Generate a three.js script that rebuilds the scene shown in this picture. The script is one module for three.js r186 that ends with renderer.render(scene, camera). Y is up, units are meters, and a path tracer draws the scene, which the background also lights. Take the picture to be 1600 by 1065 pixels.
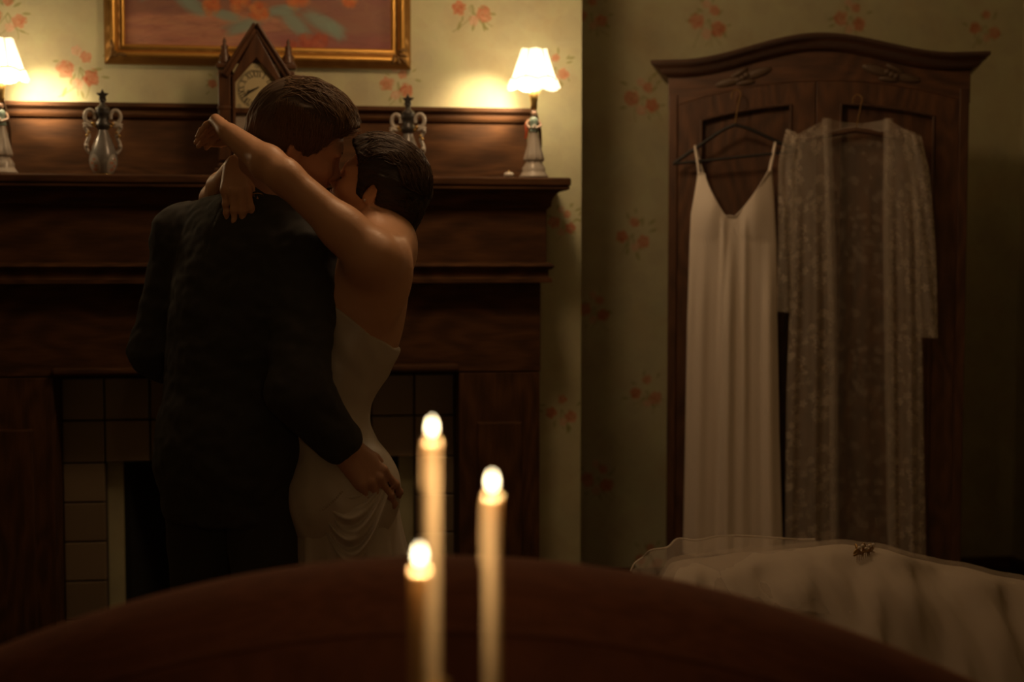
import * as THREE from 'three';
import { RoundedBoxGeometry } from 'three/addons/geometries/RoundedBoxGeometry.js';
import { mergeGeometries, mergeVertices } from 'three/addons/utils/BufferGeometryUtils.js';
import { createNoise3D, createNoise2D } from 'simplex-noise';

// ------------------------------------------------------------------ camera, exposure
const scene = new THREE.Scene();
scene.background = new THREE.Color(0x000000);
const W = 1600, H = 1065, F = 2222, HORIZON = 400;
const EYE = new THREE.Vector3(0, 1.25, 0);
const YAW = 8 * Math.PI / 180, PITCH = Math.atan((H / 2 - HORIZON) / F);
const camera = new THREE.PerspectiveCamera(2 * Math.atan(H / 2 / F) * 180 / Math.PI, W / H, 0.05, 40);
camera.filmGauge = 36;
camera.position.copy(EYE);
camera.rotation.order = 'YXZ';
camera.rotation.y = -YAW;
camera.rotation.x = -PITCH;
camera.focus = 2.86;
camera.userData.fStop = 2.0;
const renderer = new THREE.WebGLRenderer();
renderer.toneMapping = THREE.LinearToneMapping;
renderer.toneMappingExposure = 1.0;
renderer.shadowMap.enabled = true;

// light of the place: two shaded mantel lamps, three candles and a dim ceiling lamp (built with their fittings)
const LAMP_COLOR = new THREE.Color(1.0, 0.73, 0.42);
const LAMP_POWER = 0.085, LAMP_SPOT = 0.75;
const PENDANT_COLOR = new THREE.Color(1.0, 0.63, 0.33), PENDANT_POWER = 0.72;
const FLAME_COLOR = new THREE.Color(1.0, 0.62, 0.28);
const FLAME_POWER = 0.035;

// ------------------------------------------------------------------ pixel -> place
camera.updateMatrixWorld(true);
const AX = new THREE.Vector3(), AY = new THREE.Vector3(), AZ = new THREE.Vector3();
camera.matrixWorld.extractBasis(AX, AY, AZ);
const TOWARD = new THREE.Vector3(-Math.sin(YAW), 0, Math.cos(YAW));   // level, towards the camera
const UP = new THREE.Vector3(0, 1, 0);
const ray = (px, py) => AX.clone().multiplyScalar((px - W / 2) / F).addScaledVector(AY, (H / 2 - py) / F).addScaledVector(AZ, -1);
const P = (px, py, depth) => ray(px, py).multiplyScalar(depth).add(EYE);
const onZ = (px, py, z) => { const r = ray(px, py); return r.multiplyScalar((z - EYE.z) / r.z).add(EYE); };

// ------------------------------------------------------------------ small kit
let seed = 12345;
function rnd() { seed |= 0; seed = seed + 0x6D2B79F5 | 0; let t = Math.imul(seed ^ seed >>> 15, 1 | seed); t = t + Math.imul(t ^ t >>> 7, 61 | t) ^ t; return ((t ^ t >>> 14) >>> 0) / 4294967296; }
const rr = (a, b) => a + (b - a) * rnd();
const noise3 = createNoise3D(rnd), noise2 = createNoise2D(rnd);
const clamp = (x, a = 0, b = 1) => Math.min(b, Math.max(a, x));
const lerp = (a, b, t) => a + (b - a) * t;
const smooth = (a, b, x) => { const t = clamp((x - a) / (b - a)); return t * t * (3 - 2 * t); };
const v3 = (x, y, z) => new THREE.Vector3(x, y, z);

const taken = new Map();
function numbered(name) { const n = taken.get(name) ?? 0; taken.set(name, n + 1); return n ? `${name}_${String(n).padStart(3, '0')}` : name; }
function shade(o) { o.castShadow = true; o.receiveShadow = true; return o; }
function tag(o, label, category, group) { o.userData.label = label; o.userData.category = category; if (group) o.userData.group = group; return o; }
function thing(name, label, category, pos = v3(0, 0, 0), turn = 0, group) {
  const g = new THREE.Group(); g.name = numbered(name); g.position.copy(pos); g.rotation.y = turn; scene.add(g);
  return tag(g, label, category, group);
}
function part(name, geo, mat, parent, pos, rot) {
  const m = shade(new THREE.Mesh(geo, mat)); m.name = name;
  if (pos) m.position.set(...(pos.isVector3 ? pos.toArray() : pos));
  if (rot) m.rotation.set(...rot);
  parent.add(m); return m;
}
function struct(name, geo, mat, pos) {
  const m = shade(new THREE.Mesh(geo, mat)); m.name = name; m.userData.kind = 'structure';
  if (pos) m.position.set(...pos); scene.add(m); return m;
}
const merge = (list) => mergeGeometries(list.map((g) => { const n = g.index ? g.toNonIndexed() : g; for (const k of Object.keys(n.attributes)) if (!['position', 'normal', 'uv'].includes(k)) n.deleteAttribute(k); return n; }), false);
// uv in metres, picked by the way a face points; long = axis of the grain (0 x, 1 y, 2 z)
function metreUV(g, long = 0) {
  const p = g.attributes.position, n = g.attributes.normal, uv = new Float32Array(p.count * 2), c = [0, 0, 0], m = [0, 0, 0];
  const ox = rnd() * 3, oy = rnd() * 3;
  for (let i = 0; i < p.count; i++) {
    c[0] = p.getX(i); c[1] = p.getY(i); c[2] = p.getZ(i); m[0] = Math.abs(n.getX(i)); m[1] = Math.abs(n.getY(i)); m[2] = Math.abs(n.getZ(i));
    const k = m[0] > m[1] && m[0] > m[2] ? 0 : m[1] > m[2] ? 1 : 2;
    let a = (k + 1) % 3, b = (k + 2) % 3; if (b === long) [a, b] = [b, a];
    uv[2 * i] = c[a] + ox; uv[2 * i + 1] = c[b] + oy;
  }
  g.setAttribute('uv', new THREE.BufferAttribute(uv, 2)); return g;
}
const slab = (w, h, d, x = 0, y = 0, z = 0, bevel = 0.004, long = 0) => { const g = bevel ? new RoundedBoxGeometry(w, h, d, 2, Math.min(bevel, w / 2.1, h / 2.1, d / 2.1)) : new THREE.BoxGeometry(w, h, d); g.translate(x, y, z); return metreUV(g, long); };
function quads(rows, closedU = false) {   // rows of points -> smooth sheet
  const nv = rows.length, nu = rows[0].length, pos = [], uv = [], idx = [];
  rows.forEach((r, j) => r.forEach((p, i) => { pos.push(p.x, p.y, p.z); uv.push(i / (nu - 1), j / (nv - 1)); }));
  for (let j = 0; j < nv - 1; j++) for (let i = 0; i < nu - (closedU ? 0 : 1); i++) { const a = j * nu + i, b = j * nu + (i + 1) % nu, c = a + nu, d = b + nu; idx.push(a, b, d, a, d, c); }
  const g = new THREE.BufferGeometry(); g.setAttribute('position', new THREE.Float32BufferAttribute(pos, 3)); g.setAttribute('uv', new THREE.Float32BufferAttribute(uv, 2)); g.setIndex(idx); g.computeVertexNormals(); return g;
}
// moulding that runs along the front and both ends of a board: profile = [offset outwards, height]
function cornice(halfWidth, depth, profile, sides = true) {
  const rows = [], pts = (o, y) => sides ? [v3(-halfWidth - o, y, 0), v3(-halfWidth - o, y, depth + o), v3(halfWidth + o, y, depth + o), v3(halfWidth + o, y, 0)] : [v3(-halfWidth, y, depth + o), v3(halfWidth, y, depth + o)];
  for (const [o, y] of profile) rows.push(pts(o, y));
  const pos = []; const q = (a, b, c, d) => pos.push(...a.toArray(), ...b.toArray(), ...c.toArray(), ...a.toArray(), ...c.toArray(), ...d.toArray());
  for (let j = 0; j < rows.length - 1; j++) for (let i = 0; i < rows[0].length - 1; i++) q(rows[j][i], rows[j + 1][i], rows[j + 1][i + 1], rows[j][i + 1]);
  if (sides) { const a = rows[0], b = rows[rows.length - 1]; q(a[0], a[1], a[2], a[3]); q(b[3], b[2], b[1], b[0]);
    for (let j = 0; j < rows.length - 1; j++) q(rows[j][3], rows[j + 1][3], rows[j + 1][0], rows[j][0]); }
  const g = new THREE.BufferGeometry(); g.setAttribute('position', new THREE.Float32BufferAttribute(pos, 3)); g.computeVertexNormals(); return metreUV(g, 0);
}
const lathe = (pts, seg = 40) => { const g = new THREE.LatheGeometry(pts.map(([r, y]) => new THREE.Vector2(r, y)), seg); return g; };
const curveTube = (pts, r, seg = 24, rad = 8, closed = false) => new THREE.TubeGeometry(new THREE.CatmullRomCurve3(pts, closed), seg, r, rad, closed);

// ------------------------------------------------------------------ textures and materials
function canvasTex(w, h, draw, srgb = true) {
  const c = document.createElement('canvas'); c.width = w; c.height = h; const x = c.getContext('2d'); draw(x, w, h);
  const t = new THREE.CanvasTexture(c); if (srgb) t.colorSpace = THREE.SRGBColorSpace; t.wrapS = t.wrapT = THREE.RepeatWrapping; return t;
}
function dataTex(w, h, f, srgb = true) {   // f(u, v) -> [r, g, b] 0..1
  const d = new Uint8Array(w * h * 4);
  for (let j = 0; j < h; j++) for (let i = 0; i < w; i++) { const c = f(i / w, j / h), k = (j * w + i) * 4; d[k] = clamp(c[0]) * 255; d[k + 1] = clamp(c[1]) * 255; d[k + 2] = clamp(c[2]) * 255; d[k + 3] = 255; }
  const t = new THREE.DataTexture(d, w, h); if (srgb) t.colorSpace = THREE.SRGBColorSpace; t.wrapS = t.wrapT = THREE.RepeatWrapping; t.magFilter = THREE.LinearFilter; t.minFilter = THREE.LinearFilter; t.needsUpdate = true; return t;
}
const grain = (u, v) => {   // tiles over 1 unit: torus coordinates
  const a = 2 * Math.PI * u, b = 2 * Math.PI * v, slow = noise3(Math.cos(a) * 0.5, Math.sin(a) * 0.5, Math.cos(b) * 1.5 + Math.sin(b));
  const rings = Math.sin((v * 14 + slow * 1.3) * 2 * Math.PI), fine = noise3(Math.cos(a) * 2.5, Math.sin(a) * 2.5, v * 190), mid = noise3(Math.cos(a) * 1.2, Math.sin(a) * 1.2, v * 38);
  return 0.5 + 0.2 * rings + 0.17 * fine + 0.2 * mid;
};
const woodMap = (dark, light) => dataTex(512, 512, (u, v) => { const t = clamp(grain(u, v)); return dark.map((d, i) => lerp(d, light[i], t)); });
const woodBump = dataTex(512, 512, (u, v) => { const t = clamp(grain(u, v)); return [t, t, t]; }, false);
const std = (o) => new THREE.MeshStandardMaterial({ side: THREE.DoubleSide, ...o });
const phy = (o) => new THREE.MeshPhysicalMaterial({ side: THREE.DoubleSide, ...o });
const lin = (r, g, b) => new THREE.Color().setRGB(r, g, b);
const oakMap = woodMap([0.25, 0.158, 0.088], [0.42, 0.278, 0.16]), walnutMap = woodMap([0.25, 0.152, 0.09], [0.43, 0.28, 0.17]);
const M = {
  mantel: phy({ map: oakMap, bumpMap: woodBump, bumpScale: 0.0006, roughness: 0.74, specularIntensity: 0.6 }),
  armoire: phy({ map: walnutMap, bumpMap: woodBump, bumpScale: 0.0006, roughness: 0.5, clearcoat: 0.2, clearcoatRoughness: 0.4 }),
  clockWood: phy({ map: walnutMap, bumpMap: woodBump, bumpScale: 0.0004, roughness: 0.4, clearcoat: 0.5, clearcoatRoughness: 0.25 }),
  gilt: std({ color: lin(0.72, 0.42, 0.11), metalness: 0.9, roughness: 0.36 }),
  bronze: std({ color: lin(0.20, 0.11, 0.035), metalness: 0.55, roughness: 0.5 }),
  brass: std({ color: lin(0.70, 0.48, 0.18), metalness: 1, roughness: 0.3 }),
  black: std({ color: lin(0.015, 0.013, 0.012), roughness: 0.5 }),
  soot: std({ color: lin(0.02, 0.018, 0.015), roughness: 0.95 }),
  tile: phy({ color: lin(0.30, 0.23, 0.15), roughness: 0.35, clearcoat: 0.4 }),
  tile2: phy({ color: lin(0.26, 0.195, 0.125), roughness: 0.4, clearcoat: 0.4 }),
  grout: std({ color: lin(0.09, 0.07, 0.05), roughness: 0.95 }),
  plaster: std({ color: lin(0.80, 0.76, 0.70), roughness: 0.95 }),
  trimPaint: std({ color: lin(0.10, 0.06, 0.035), roughness: 0.5 }),
};

// ================================================================== the room
const ZB = -3.80, ZR = -4.25, XB = onZ(908, 400, ZB).x, XL = -1.02, XRW = 2.22, XLW = -2.6, ZF = 1.5, CEIL = 2.75;
const XC = onZ(403, 250, -3.68).x;                       // middle of the fireplace

// wallpaper: cream paper with rose sprays; sprays = [u, v, size] in metres on the wall
function rose(x, cx, cy, r, tone) {
  const cols = [['#c9805f', '#b9603f', '#e0a98c'], ['#c46a48', '#a94a2c', '#d99a78'], ['#d9ab90', '#c98f70', '#e6c7ae']][tone];
  x.globalAlpha = 0.62; x.fillStyle = cols[0]; x.beginPath();
  for (let k = 0; k <= 14; k++) { const a = k / 14 * 6.283, q = r * (0.86 + 0.2 * Math.sin(k * 2.4 + cx)); k ? x.lineTo(cx + q * Math.cos(a), cy + q * Math.sin(a)) : x.moveTo(cx + q, cy); }
  x.fill();
  for (let k = 0; k < 16; k++) { const a = rr(0, 6.283), q = r * rr(0.1, 0.8); x.globalAlpha = rr(0.3, 0.6); x.strokeStyle = cols[k % 3]; x.lineWidth = r * rr(0.08, 0.2); x.beginPath(); x.arc(cx + q * 0.3 * Math.cos(a), cy + q * 0.3 * Math.sin(a), q, a, a + rr(0.7, 2.2)); x.stroke(); }
  x.globalAlpha = 1;
}
function leaf(x, cx, cy, len, a, col = '#8d8a4e') {
  x.save(); x.translate(cx, cy); x.rotate(a); x.globalAlpha = 0.5; x.fillStyle = col; x.beginPath(); x.moveTo(0, 0); x.quadraticCurveTo(len * 0.5, -len * 0.34, len, 0); x.quadraticCurveTo(len * 0.5, len * 0.34, 0, 0); x.fill(); x.strokeStyle = '#6f6c38'; x.lineWidth = len * 0.04; x.beginPath(); x.moveTo(0, 0); x.lineTo(len * 0.9, 0); x.stroke(); x.restore(); x.globalAlpha = 1;
}
function spray(x, cx, cy, s, kind) {
  x.strokeStyle = '#8b8a55'; x.globalAlpha = 0.5; x.lineWidth = s * 0.035;
  for (let k = 0; k < 4; k++) { x.beginPath(); x.moveTo(cx, cy); x.quadraticCurveTo(cx + rr(-0.5, 0.5) * s, cy + rr(0, 0.6) * s, cx + rr(-0.7, 0.7) * s, cy + rr(0.5, 1.0) * s); x.stroke(); }
  x.globalAlpha = 1;
  for (let k = 0; k < 12; k++) { const a = rr(0, 6.283), q = rr(0.2, 0.75) * s; leaf(x, cx + q * Math.cos(a), cy + q * Math.sin(a), s * rr(0.2, 0.36), a + rr(-0.6, 0.6)); }
  const spots = kind ? [[-0.42, 0.1, 0.25, 1], [0.36, 0.28, 0.27, 0], [0.02, -0.42, 0.2, 0], [0.05, 0.48, 0.18, 2]] : [[-0.42, 0.08, 0.3, 0], [0.32, 0.32, 0.28, 1], [0.18, -0.3, 0.2, 0], [-0.1, -0.5, 0.17, 2], [-0.08, 0.5, 0.2, 2]];
  for (const [dx, dy, r, t] of spots) rose(x, cx + dx * s, cy + dy * s, r * s, t);
}
function paper(w, h, sprays, ppm = 620) {
  return canvasTex(Math.round(w * ppm), Math.round(h * ppm), (x, cw, ch) => {
    x.fillStyle = '#c9c6a2'; x.fillRect(0, 0, cw, ch);
    for (let k = 0; k < 1500 * w * h; k++) { const g = rnd(); x.globalAlpha = 0.05; x.fillStyle = g < 0.4 ? '#a79c6c' : g < 0.7 ? '#ddd2ad' : '#9f9a78'; const r = rr(6, 40); x.beginPath(); x.ellipse(rnd() * cw, rnd() * ch, r, r * rr(0.4, 1), rnd() * 3, 0, 6.283); x.fill(); }
    x.globalAlpha = 1;
    for (const [u, v, s, kind] of sprays) spray(x, u * ppm, (h - v) * ppm, s * ppm, kind);
  });
}
const paperBump = dataTex(256, 256, (u, v) => { const a = 6.2832 * u, b = 6.2832 * v, t = 0.5 + 0.25 * noise3(Math.cos(a) * 9, Math.sin(a) * 9, Math.cos(b) * 9) + 0.2 * noise3(Math.cos(b) * 30, Math.sin(b) * 30, Math.sin(a) * 30); return [t, t, t]; }, false);
const paperMat = (map) => std({ map, roughness: 0.82 });
function sprayGrid(w, h, step = 0.52) { const s = []; for (let j = 0; j * step < h; j++) for (let i = 0; i * step * 1.3 < w; i++) s.push([i * step * 1.3 + (j % 2) * step * 0.65 + 0.12, j * step + 0.2, 0.12, (i + j) % 2]); return s; }
// a wall slab whose front face carries the paper once
function paperWall(name, w, h, t, sprays, place) {
  const g = new THREE.BoxGeometry(w, h, t); const m = struct(name, g, paperMat(paper(w, h, sprays))); place(m); return m;
}
// chimney breast: left cheek, right cheek, and the part above the opening, around a real firebox
const OPX = 0.36, OPY = onZ(200, 716, ZB).y;
{
  const w = XB - XL, spx = [[125, 105, 0.085, 0], [738, 8, 0.085, 1], [622, 128, 0.07, 0], [12, 20, 0.075, 1], [868, 105, 0.06, 1], [345, 128, 0.05, 1], [215, 60, 0.05, 0], [880, 345, 0.06, 0], [878, 640, 0.07, 1]]
    .map(([px, py, s, k]) => { const q = onZ(px, py, ZB); return [q.x - XL, q.y, s, k]; });
  for (let k = 0; k < 6; k++) spx.push([0.15 + (k % 3) * 0.65, 2.15 + Math.floor(k / 3) * 0.35 + (k % 2) * 0.12, 0.085, k % 2]);
  const mat = paperMat(paper(w, CEIL, spx));
  const piece = (x0, x1, y0, y1) => { const g = new THREE.BoxGeometry(x1 - x0, y1 - y0, ZB - ZR, 1, 1, 1); g.translate((x0 + x1) / 2, (y0 + y1) / 2, (ZB + ZR) / 2);
    const p = g.attributes.position, uv = g.attributes.uv, n = g.attributes.normal; for (let i = 0; i < p.count; i++) uv.setXY(i, (Math.abs(n.getX(i)) > 0.5 ? p.getZ(i) : p.getX(i) - XL) / w, p.getY(i) / CEIL); return g; };
  struct('wall_chimney_breast', merge([piece(XL, XC - OPX, 0, CEIL), piece(XC + OPX, XB, 0, CEIL), piece(XC - OPX, XC + OPX, OPY, CEIL)]), mat);
  // firebox lining with splayed cheeks
  const box = new THREE.Group(); box.name = 'wall_firebox'; box.userData.kind = 'structure'; box.position.set(XC, 0, ZB); scene.add(box);
  const d = 0.38;
  part('back_plate', slab(0.5, OPY + 0.02, 0.02, 0, (OPY + 0.02) / 2, -d + 0.01, 0), M.soot, box);
  for (const s of [-1, 1]) { const g = slab(0.02, OPY, d, 0, OPY / 2, 0, 0); part('side_plate', g, M.soot, box, [s * 0.3, 0, -d / 2], [0, s * 0.29, 0]); }
  part('hearth_floor', slab(OPX * 2 - 0.01, 0.02, d - 0.01, 0, 0.01, -d / 2, 0), M.soot, box);
  part('top_plate', slab(OPX * 2 - 0.01, 0.02, d - 0.01, 0, OPY - 0.012, -d / 2, 0), M.soot, box);
}
{
  const w = XRW + 0.1 - XB, spx = [[925, 20, 0.08, 1], [1005, 150, 0.085, 0], [1108, 30, 0.09, 0], [990, 365, 0.085, 1], [930, 480, 0.075, 0], [1010, 610, 0.08, 1], [935, 745, 0.08, 0], [1015, 870, 0.07, 1], [1330, 25, 0.08, 0], [1540, 40, 0.08, 1]]
    .map(([px, py, s, k]) => { const q = onZ(px, py, ZR); return [q.x - XB, q.y, s, k]; });
  paperWall('wall_back_right', w, CEIL, 0.12, spx, (m) => m.position.set(XB + w / 2, CEIL / 2, ZR - 0.06));
  const wl = XL - XLW + 0.1; paperWall('wall_back_left', wl, CEIL, 0.12, sprayGrid(wl, CEIL), (m) => m.position.set(XL - wl / 2, CEIL / 2, ZR - 0.06));
  struct('wall_chimney_core', new THREE.BoxGeometry(XB - XL, CEIL, 0.12), M.soot, [(XB + XL) / 2, CEIL / 2, ZR - 0.06]);
  const dz = ZF - ZR; const side = paper(2.0, 2.0, sprayGrid(2, 2), 380); side.repeat.set(dz / 2, CEIL / 2);
  const sm = paperMat(side);
  struct('wall_right', new THREE.BoxGeometry(0.12, CEIL, dz), sm, [XRW + 0.06, CEIL / 2, (ZF + ZR) / 2]);
  struct('wall_left', new THREE.BoxGeometry(0.12, CEIL, dz), sm, [XLW - 0.06, CEIL / 2, (ZF + ZR) / 2]);
  struct('wall_front', new THREE.BoxGeometry(XRW - XLW + 0.24, CEIL, 0.12), sm, [(XRW + XLW) / 2, CEIL / 2, ZF + 0.06]);
  struct('ceiling', new THREE.BoxGeometry(XRW - XLW + 0.24, 0.12, dz + 0.24), M.plaster, [(XRW + XLW) / 2, CEIL + 0.06, (ZF + ZR) / 2]);
  const carpet = dataTex(256, 256, (u, v) => { const a = 6.2832 * u, b = 6.2832 * v, t = 0.5 + 0.3 * noise3(Math.cos(a) * 14, Math.sin(a) * 14, Math.cos(b) * 14) + 0.2 * noise3(Math.cos(b) * 4, Math.sin(b) * 4, Math.sin(a) * 4); return [0.36 + 0.1 * t, 0.29 + 0.09 * t, 0.22 + 0.07 * t]; });
  carpet.repeat.set(4, 5);
  struct('floor', new THREE.BoxGeometry(XRW - XLW + 0.24, 0.1, dz + 0.24), std({ map: carpet, roughness: 0.95 }), [(XRW + XLW) / 2, -0.05, (ZF + ZR) / 2]);
  // tall skirting boards
  const prof = [[0, 0], [0.022, 0], [0.022, 0.21], [0.017, 0.235], [0.02, 0.25], [0.010, 0.285], [0, 0.29]];
  const base = (name, len, x, z, ry) => { const g = cornice(len / 2, 0, prof.map(([o, y]) => [o, y]), false); const m = struct(name, g, M.mantel, [x, 0, z]); m.rotation.y = ry; };
  base('baseboard_back', XRW - XB, (XRW + XB) / 2, ZR, 0);
  base('baseboard_breast_side', ZB - ZR, XB, (ZB + ZR) / 2, Math.PI / 2);
  base('baseboard_right', dz, XRW, (ZF + ZR) / 2, -Math.PI / 2);
  base('baseboard_left', dz, XLW, (ZF + ZR) / 2, Math.PI / 2);
}

// ------------------------------------------------------------------ mantelpiece
const ZS = -3.55;                                             // front edge of the shelf
const SHELF = onZ(600, 275, ZS).y, XS1 = onZ(893, 276, ZS).x, XS0 = 2 * XC - XS1, LIP = 0.054;
const FRZ = ZS - LIP;                                         // front of the frieze
const LOW = onZ(760, 440, FRZ).y, LOW2 = onZ(640, 582, FRZ - 0.03).y;
{
  const m = thing('mantelpiece', 'brown wooden fireplace mantelpiece with deep moulded shelf and panelled back', 'mantelpiece', v3(XC, 0, ZB));
  const half = (XS1 - XS0) / 2 - LIP, dep = FRZ - ZB;
  part('shelf', slab(2 * (half + LIP), 0.022, dep + LIP, 0, SHELF - 0.011, (dep + LIP) / 2, 0.006), M.mantel, m);
  const pr = [[LIP - 0.004, SHELF - 0.0225], [LIP - 0.004, SHELF - 0.029]];
  for (let k = 0; k <= 8; k++) { const a = k / 8 * Math.PI / 2; pr.push([0.010 + (LIP - 0.018) * (1 - Math.sin(a)), SHELF - 0.031 - 0.034 * (1 - Math.cos(a))]); }
  pr.push([0.010, SHELF - 0.070], [0.006, SHELF - 0.074], [0, SHELF - 0.080]);
  part('shelf_moulding', cornice(half, dep, pr), M.mantel, m);
  part('frieze_board', slab(2 * half, SHELF - 0.079 - LOW, dep, 0, (SHELF - 0.079 + LOW) / 2, dep / 2, 0.004), M.mantel, m);
  const bead = [[0.012, LOW + 0.046], [0.018, LOW + 0.040], [0.012, LOW + 0.032], [0.004, LOW + 0.030], [0.004, LOW + 0.012], [0.012, LOW + 0.008], [0.012, LOW - 0.002], [0, LOW - 0.003]];
  part('frieze_moulding', cornice(half, dep, [[0, LOW + 0.05], ...bead]), M.mantel, m);
  // lower frieze set back, and pilasters
  const tx0 = onZ(95, 640, ZB + 0.05).x, surHalf = XC - tx0;
  part('lower_frieze', slab(2 * half - 0.02, LOW - LOW2, dep - 0.035, 0, (LOW + LOW2) / 2 - 0.001, (dep - 0.035) / 2, 0.004), M.mantel, m);
  part('lower_bead', slab(2 * surHalf, 0.02, 0.022, 0, LOW2 + 0.012, dep - 0.03, 0.008), M.mantel, m);
  for (const s of [-1, 1]) {
    const w = half - 0.012 - surHalf, cx = s * (surHalf + w / 2);
    const pil = part('pilaster', slab(w, LOW2 - 0.002, dep - 0.036, cx, LOW2 / 2 - 0.001, (dep - 0.036) / 2, 0.004, 1), M.mantel, m);
    part('raised_panel', slab(w * 0.56, LOW2 - 0.42, 0.016, cx, LOW2 / 2 + 0.08, dep - 0.034, 0.006, 1), M.mantel, pil);
    part('plinth_block', slab(w + 0.02, 0.2, dep - 0.012, cx, 0.1, (dep - 0.012) / 2, 0.006, 1), M.mantel, pil);
  }
  // panelled back above the shelf
  const bt = onZ(600, 166, ZB + 0.05).y, bx1 = onZ(826, 200, ZB + 0.05).x - XC;
  part('back_panel', slab(2 * bx1, bt - SHELF - 0.03, 0.03, 0, (SHELF + bt - 0.03) / 2 + 0.0005, 0.015, 0.003), M.mantel, m);
  part('cap_moulding', cornice(bx1 - 0.006, 0.026, [[0.004, bt - 0.040], [0.014, bt - 0.036], [0.018, bt - 0.030], [0.012, bt - 0.025], [0.012, bt - 0.019], [0.026, bt - 0.010], [0.026, bt], [-0.02, bt]]), M.mantel, m);
  part('base_bead', slab(2 * bx1, 0.012, 0.012, 0, SHELF + 0.0065, 0.036, 0.005), M.mantel, m);

  // tiled surround: two rows over the opening, one column each side
  const sur = thing('fireplace_surround', 'glazed beige tiles framing the dark fireplace opening under the mantel', 'tile surround', v3(XC, 0, ZB));
  const th = onZ(150, 590, ZB + 0.05).y, ty0 = OPY - 0.004, row = (th - ty0) / 2, legX = XC - onZ(165, 800, ZB + 0.05).x;
  const d0 = 0.03;
  part('mortar_bed', merge([slab(2 * surHalf - 0.002, th - ty0, d0, 0, (th + ty0) / 2, d0 / 2 + 0.001, 0), slab(surHalf - legX, ty0, d0, -(surHalf + legX) / 2, ty0 / 2, d0 / 2 + 0.001, 0), slab(surHalf - legX, ty0, d0, (surHalf + legX) / 2, ty0 / 2, d0 / 2 + 0.001, 0)]), M.grout, sur);
  const tw = surHalf - legX, n = Math.round(2 * legX / tw), tw2 = 2 * legX / n;
  const tg = new RoundedBoxGeometry(tw - 0.004, row - 0.004, 0.016, 1, 0.003), tg2 = new RoundedBoxGeometry(tw2 - 0.004, row - 0.004, 0.016, 1, 0.003);
  for (let r = 0; r < 2; r++) for (let c = -1; c <= n; c++) {
    const x = c < 0 ? -(surHalf + legX) / 2 : c === n ? (surHalf + legX) / 2 : -legX + (c + 0.5) * tw2;
    part('tile', c < 0 || c === n ? tg : tg2, rnd() < 0.5 ? M.tile : M.tile2, sur, [x, ty0 + (r + 0.5) * row, d0 + 0.005 + rr(0, 0.0015)]);
  }
  const nl = Math.round(ty0 / row), rl = ty0 / nl, tl = new RoundedBoxGeometry(tw - 0.004, rl - 0.004, 0.016, 1, 0.003);
  for (const s of [-1, 1]) for (let r = 0; r < nl; r++) part('tile', tl, rnd() < 0.5 ? M.tile : M.tile2, sur, [s * (surHalf + legX) / 2, (r + 0.5) * rl, d0 + 0.005 + rr(0, 0.0015)]);
  const hearth = thing('hearth_slab', 'low stone hearth slab on the floor before the fireplace', 'hearth', v3(XC, 0, ZB + dep + 0.16));
  part('stone', slab(1.5, 0.03, 0.3, 0, 0.0155, 0.02, 0.006), M.tile2, hearth);
}

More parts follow.
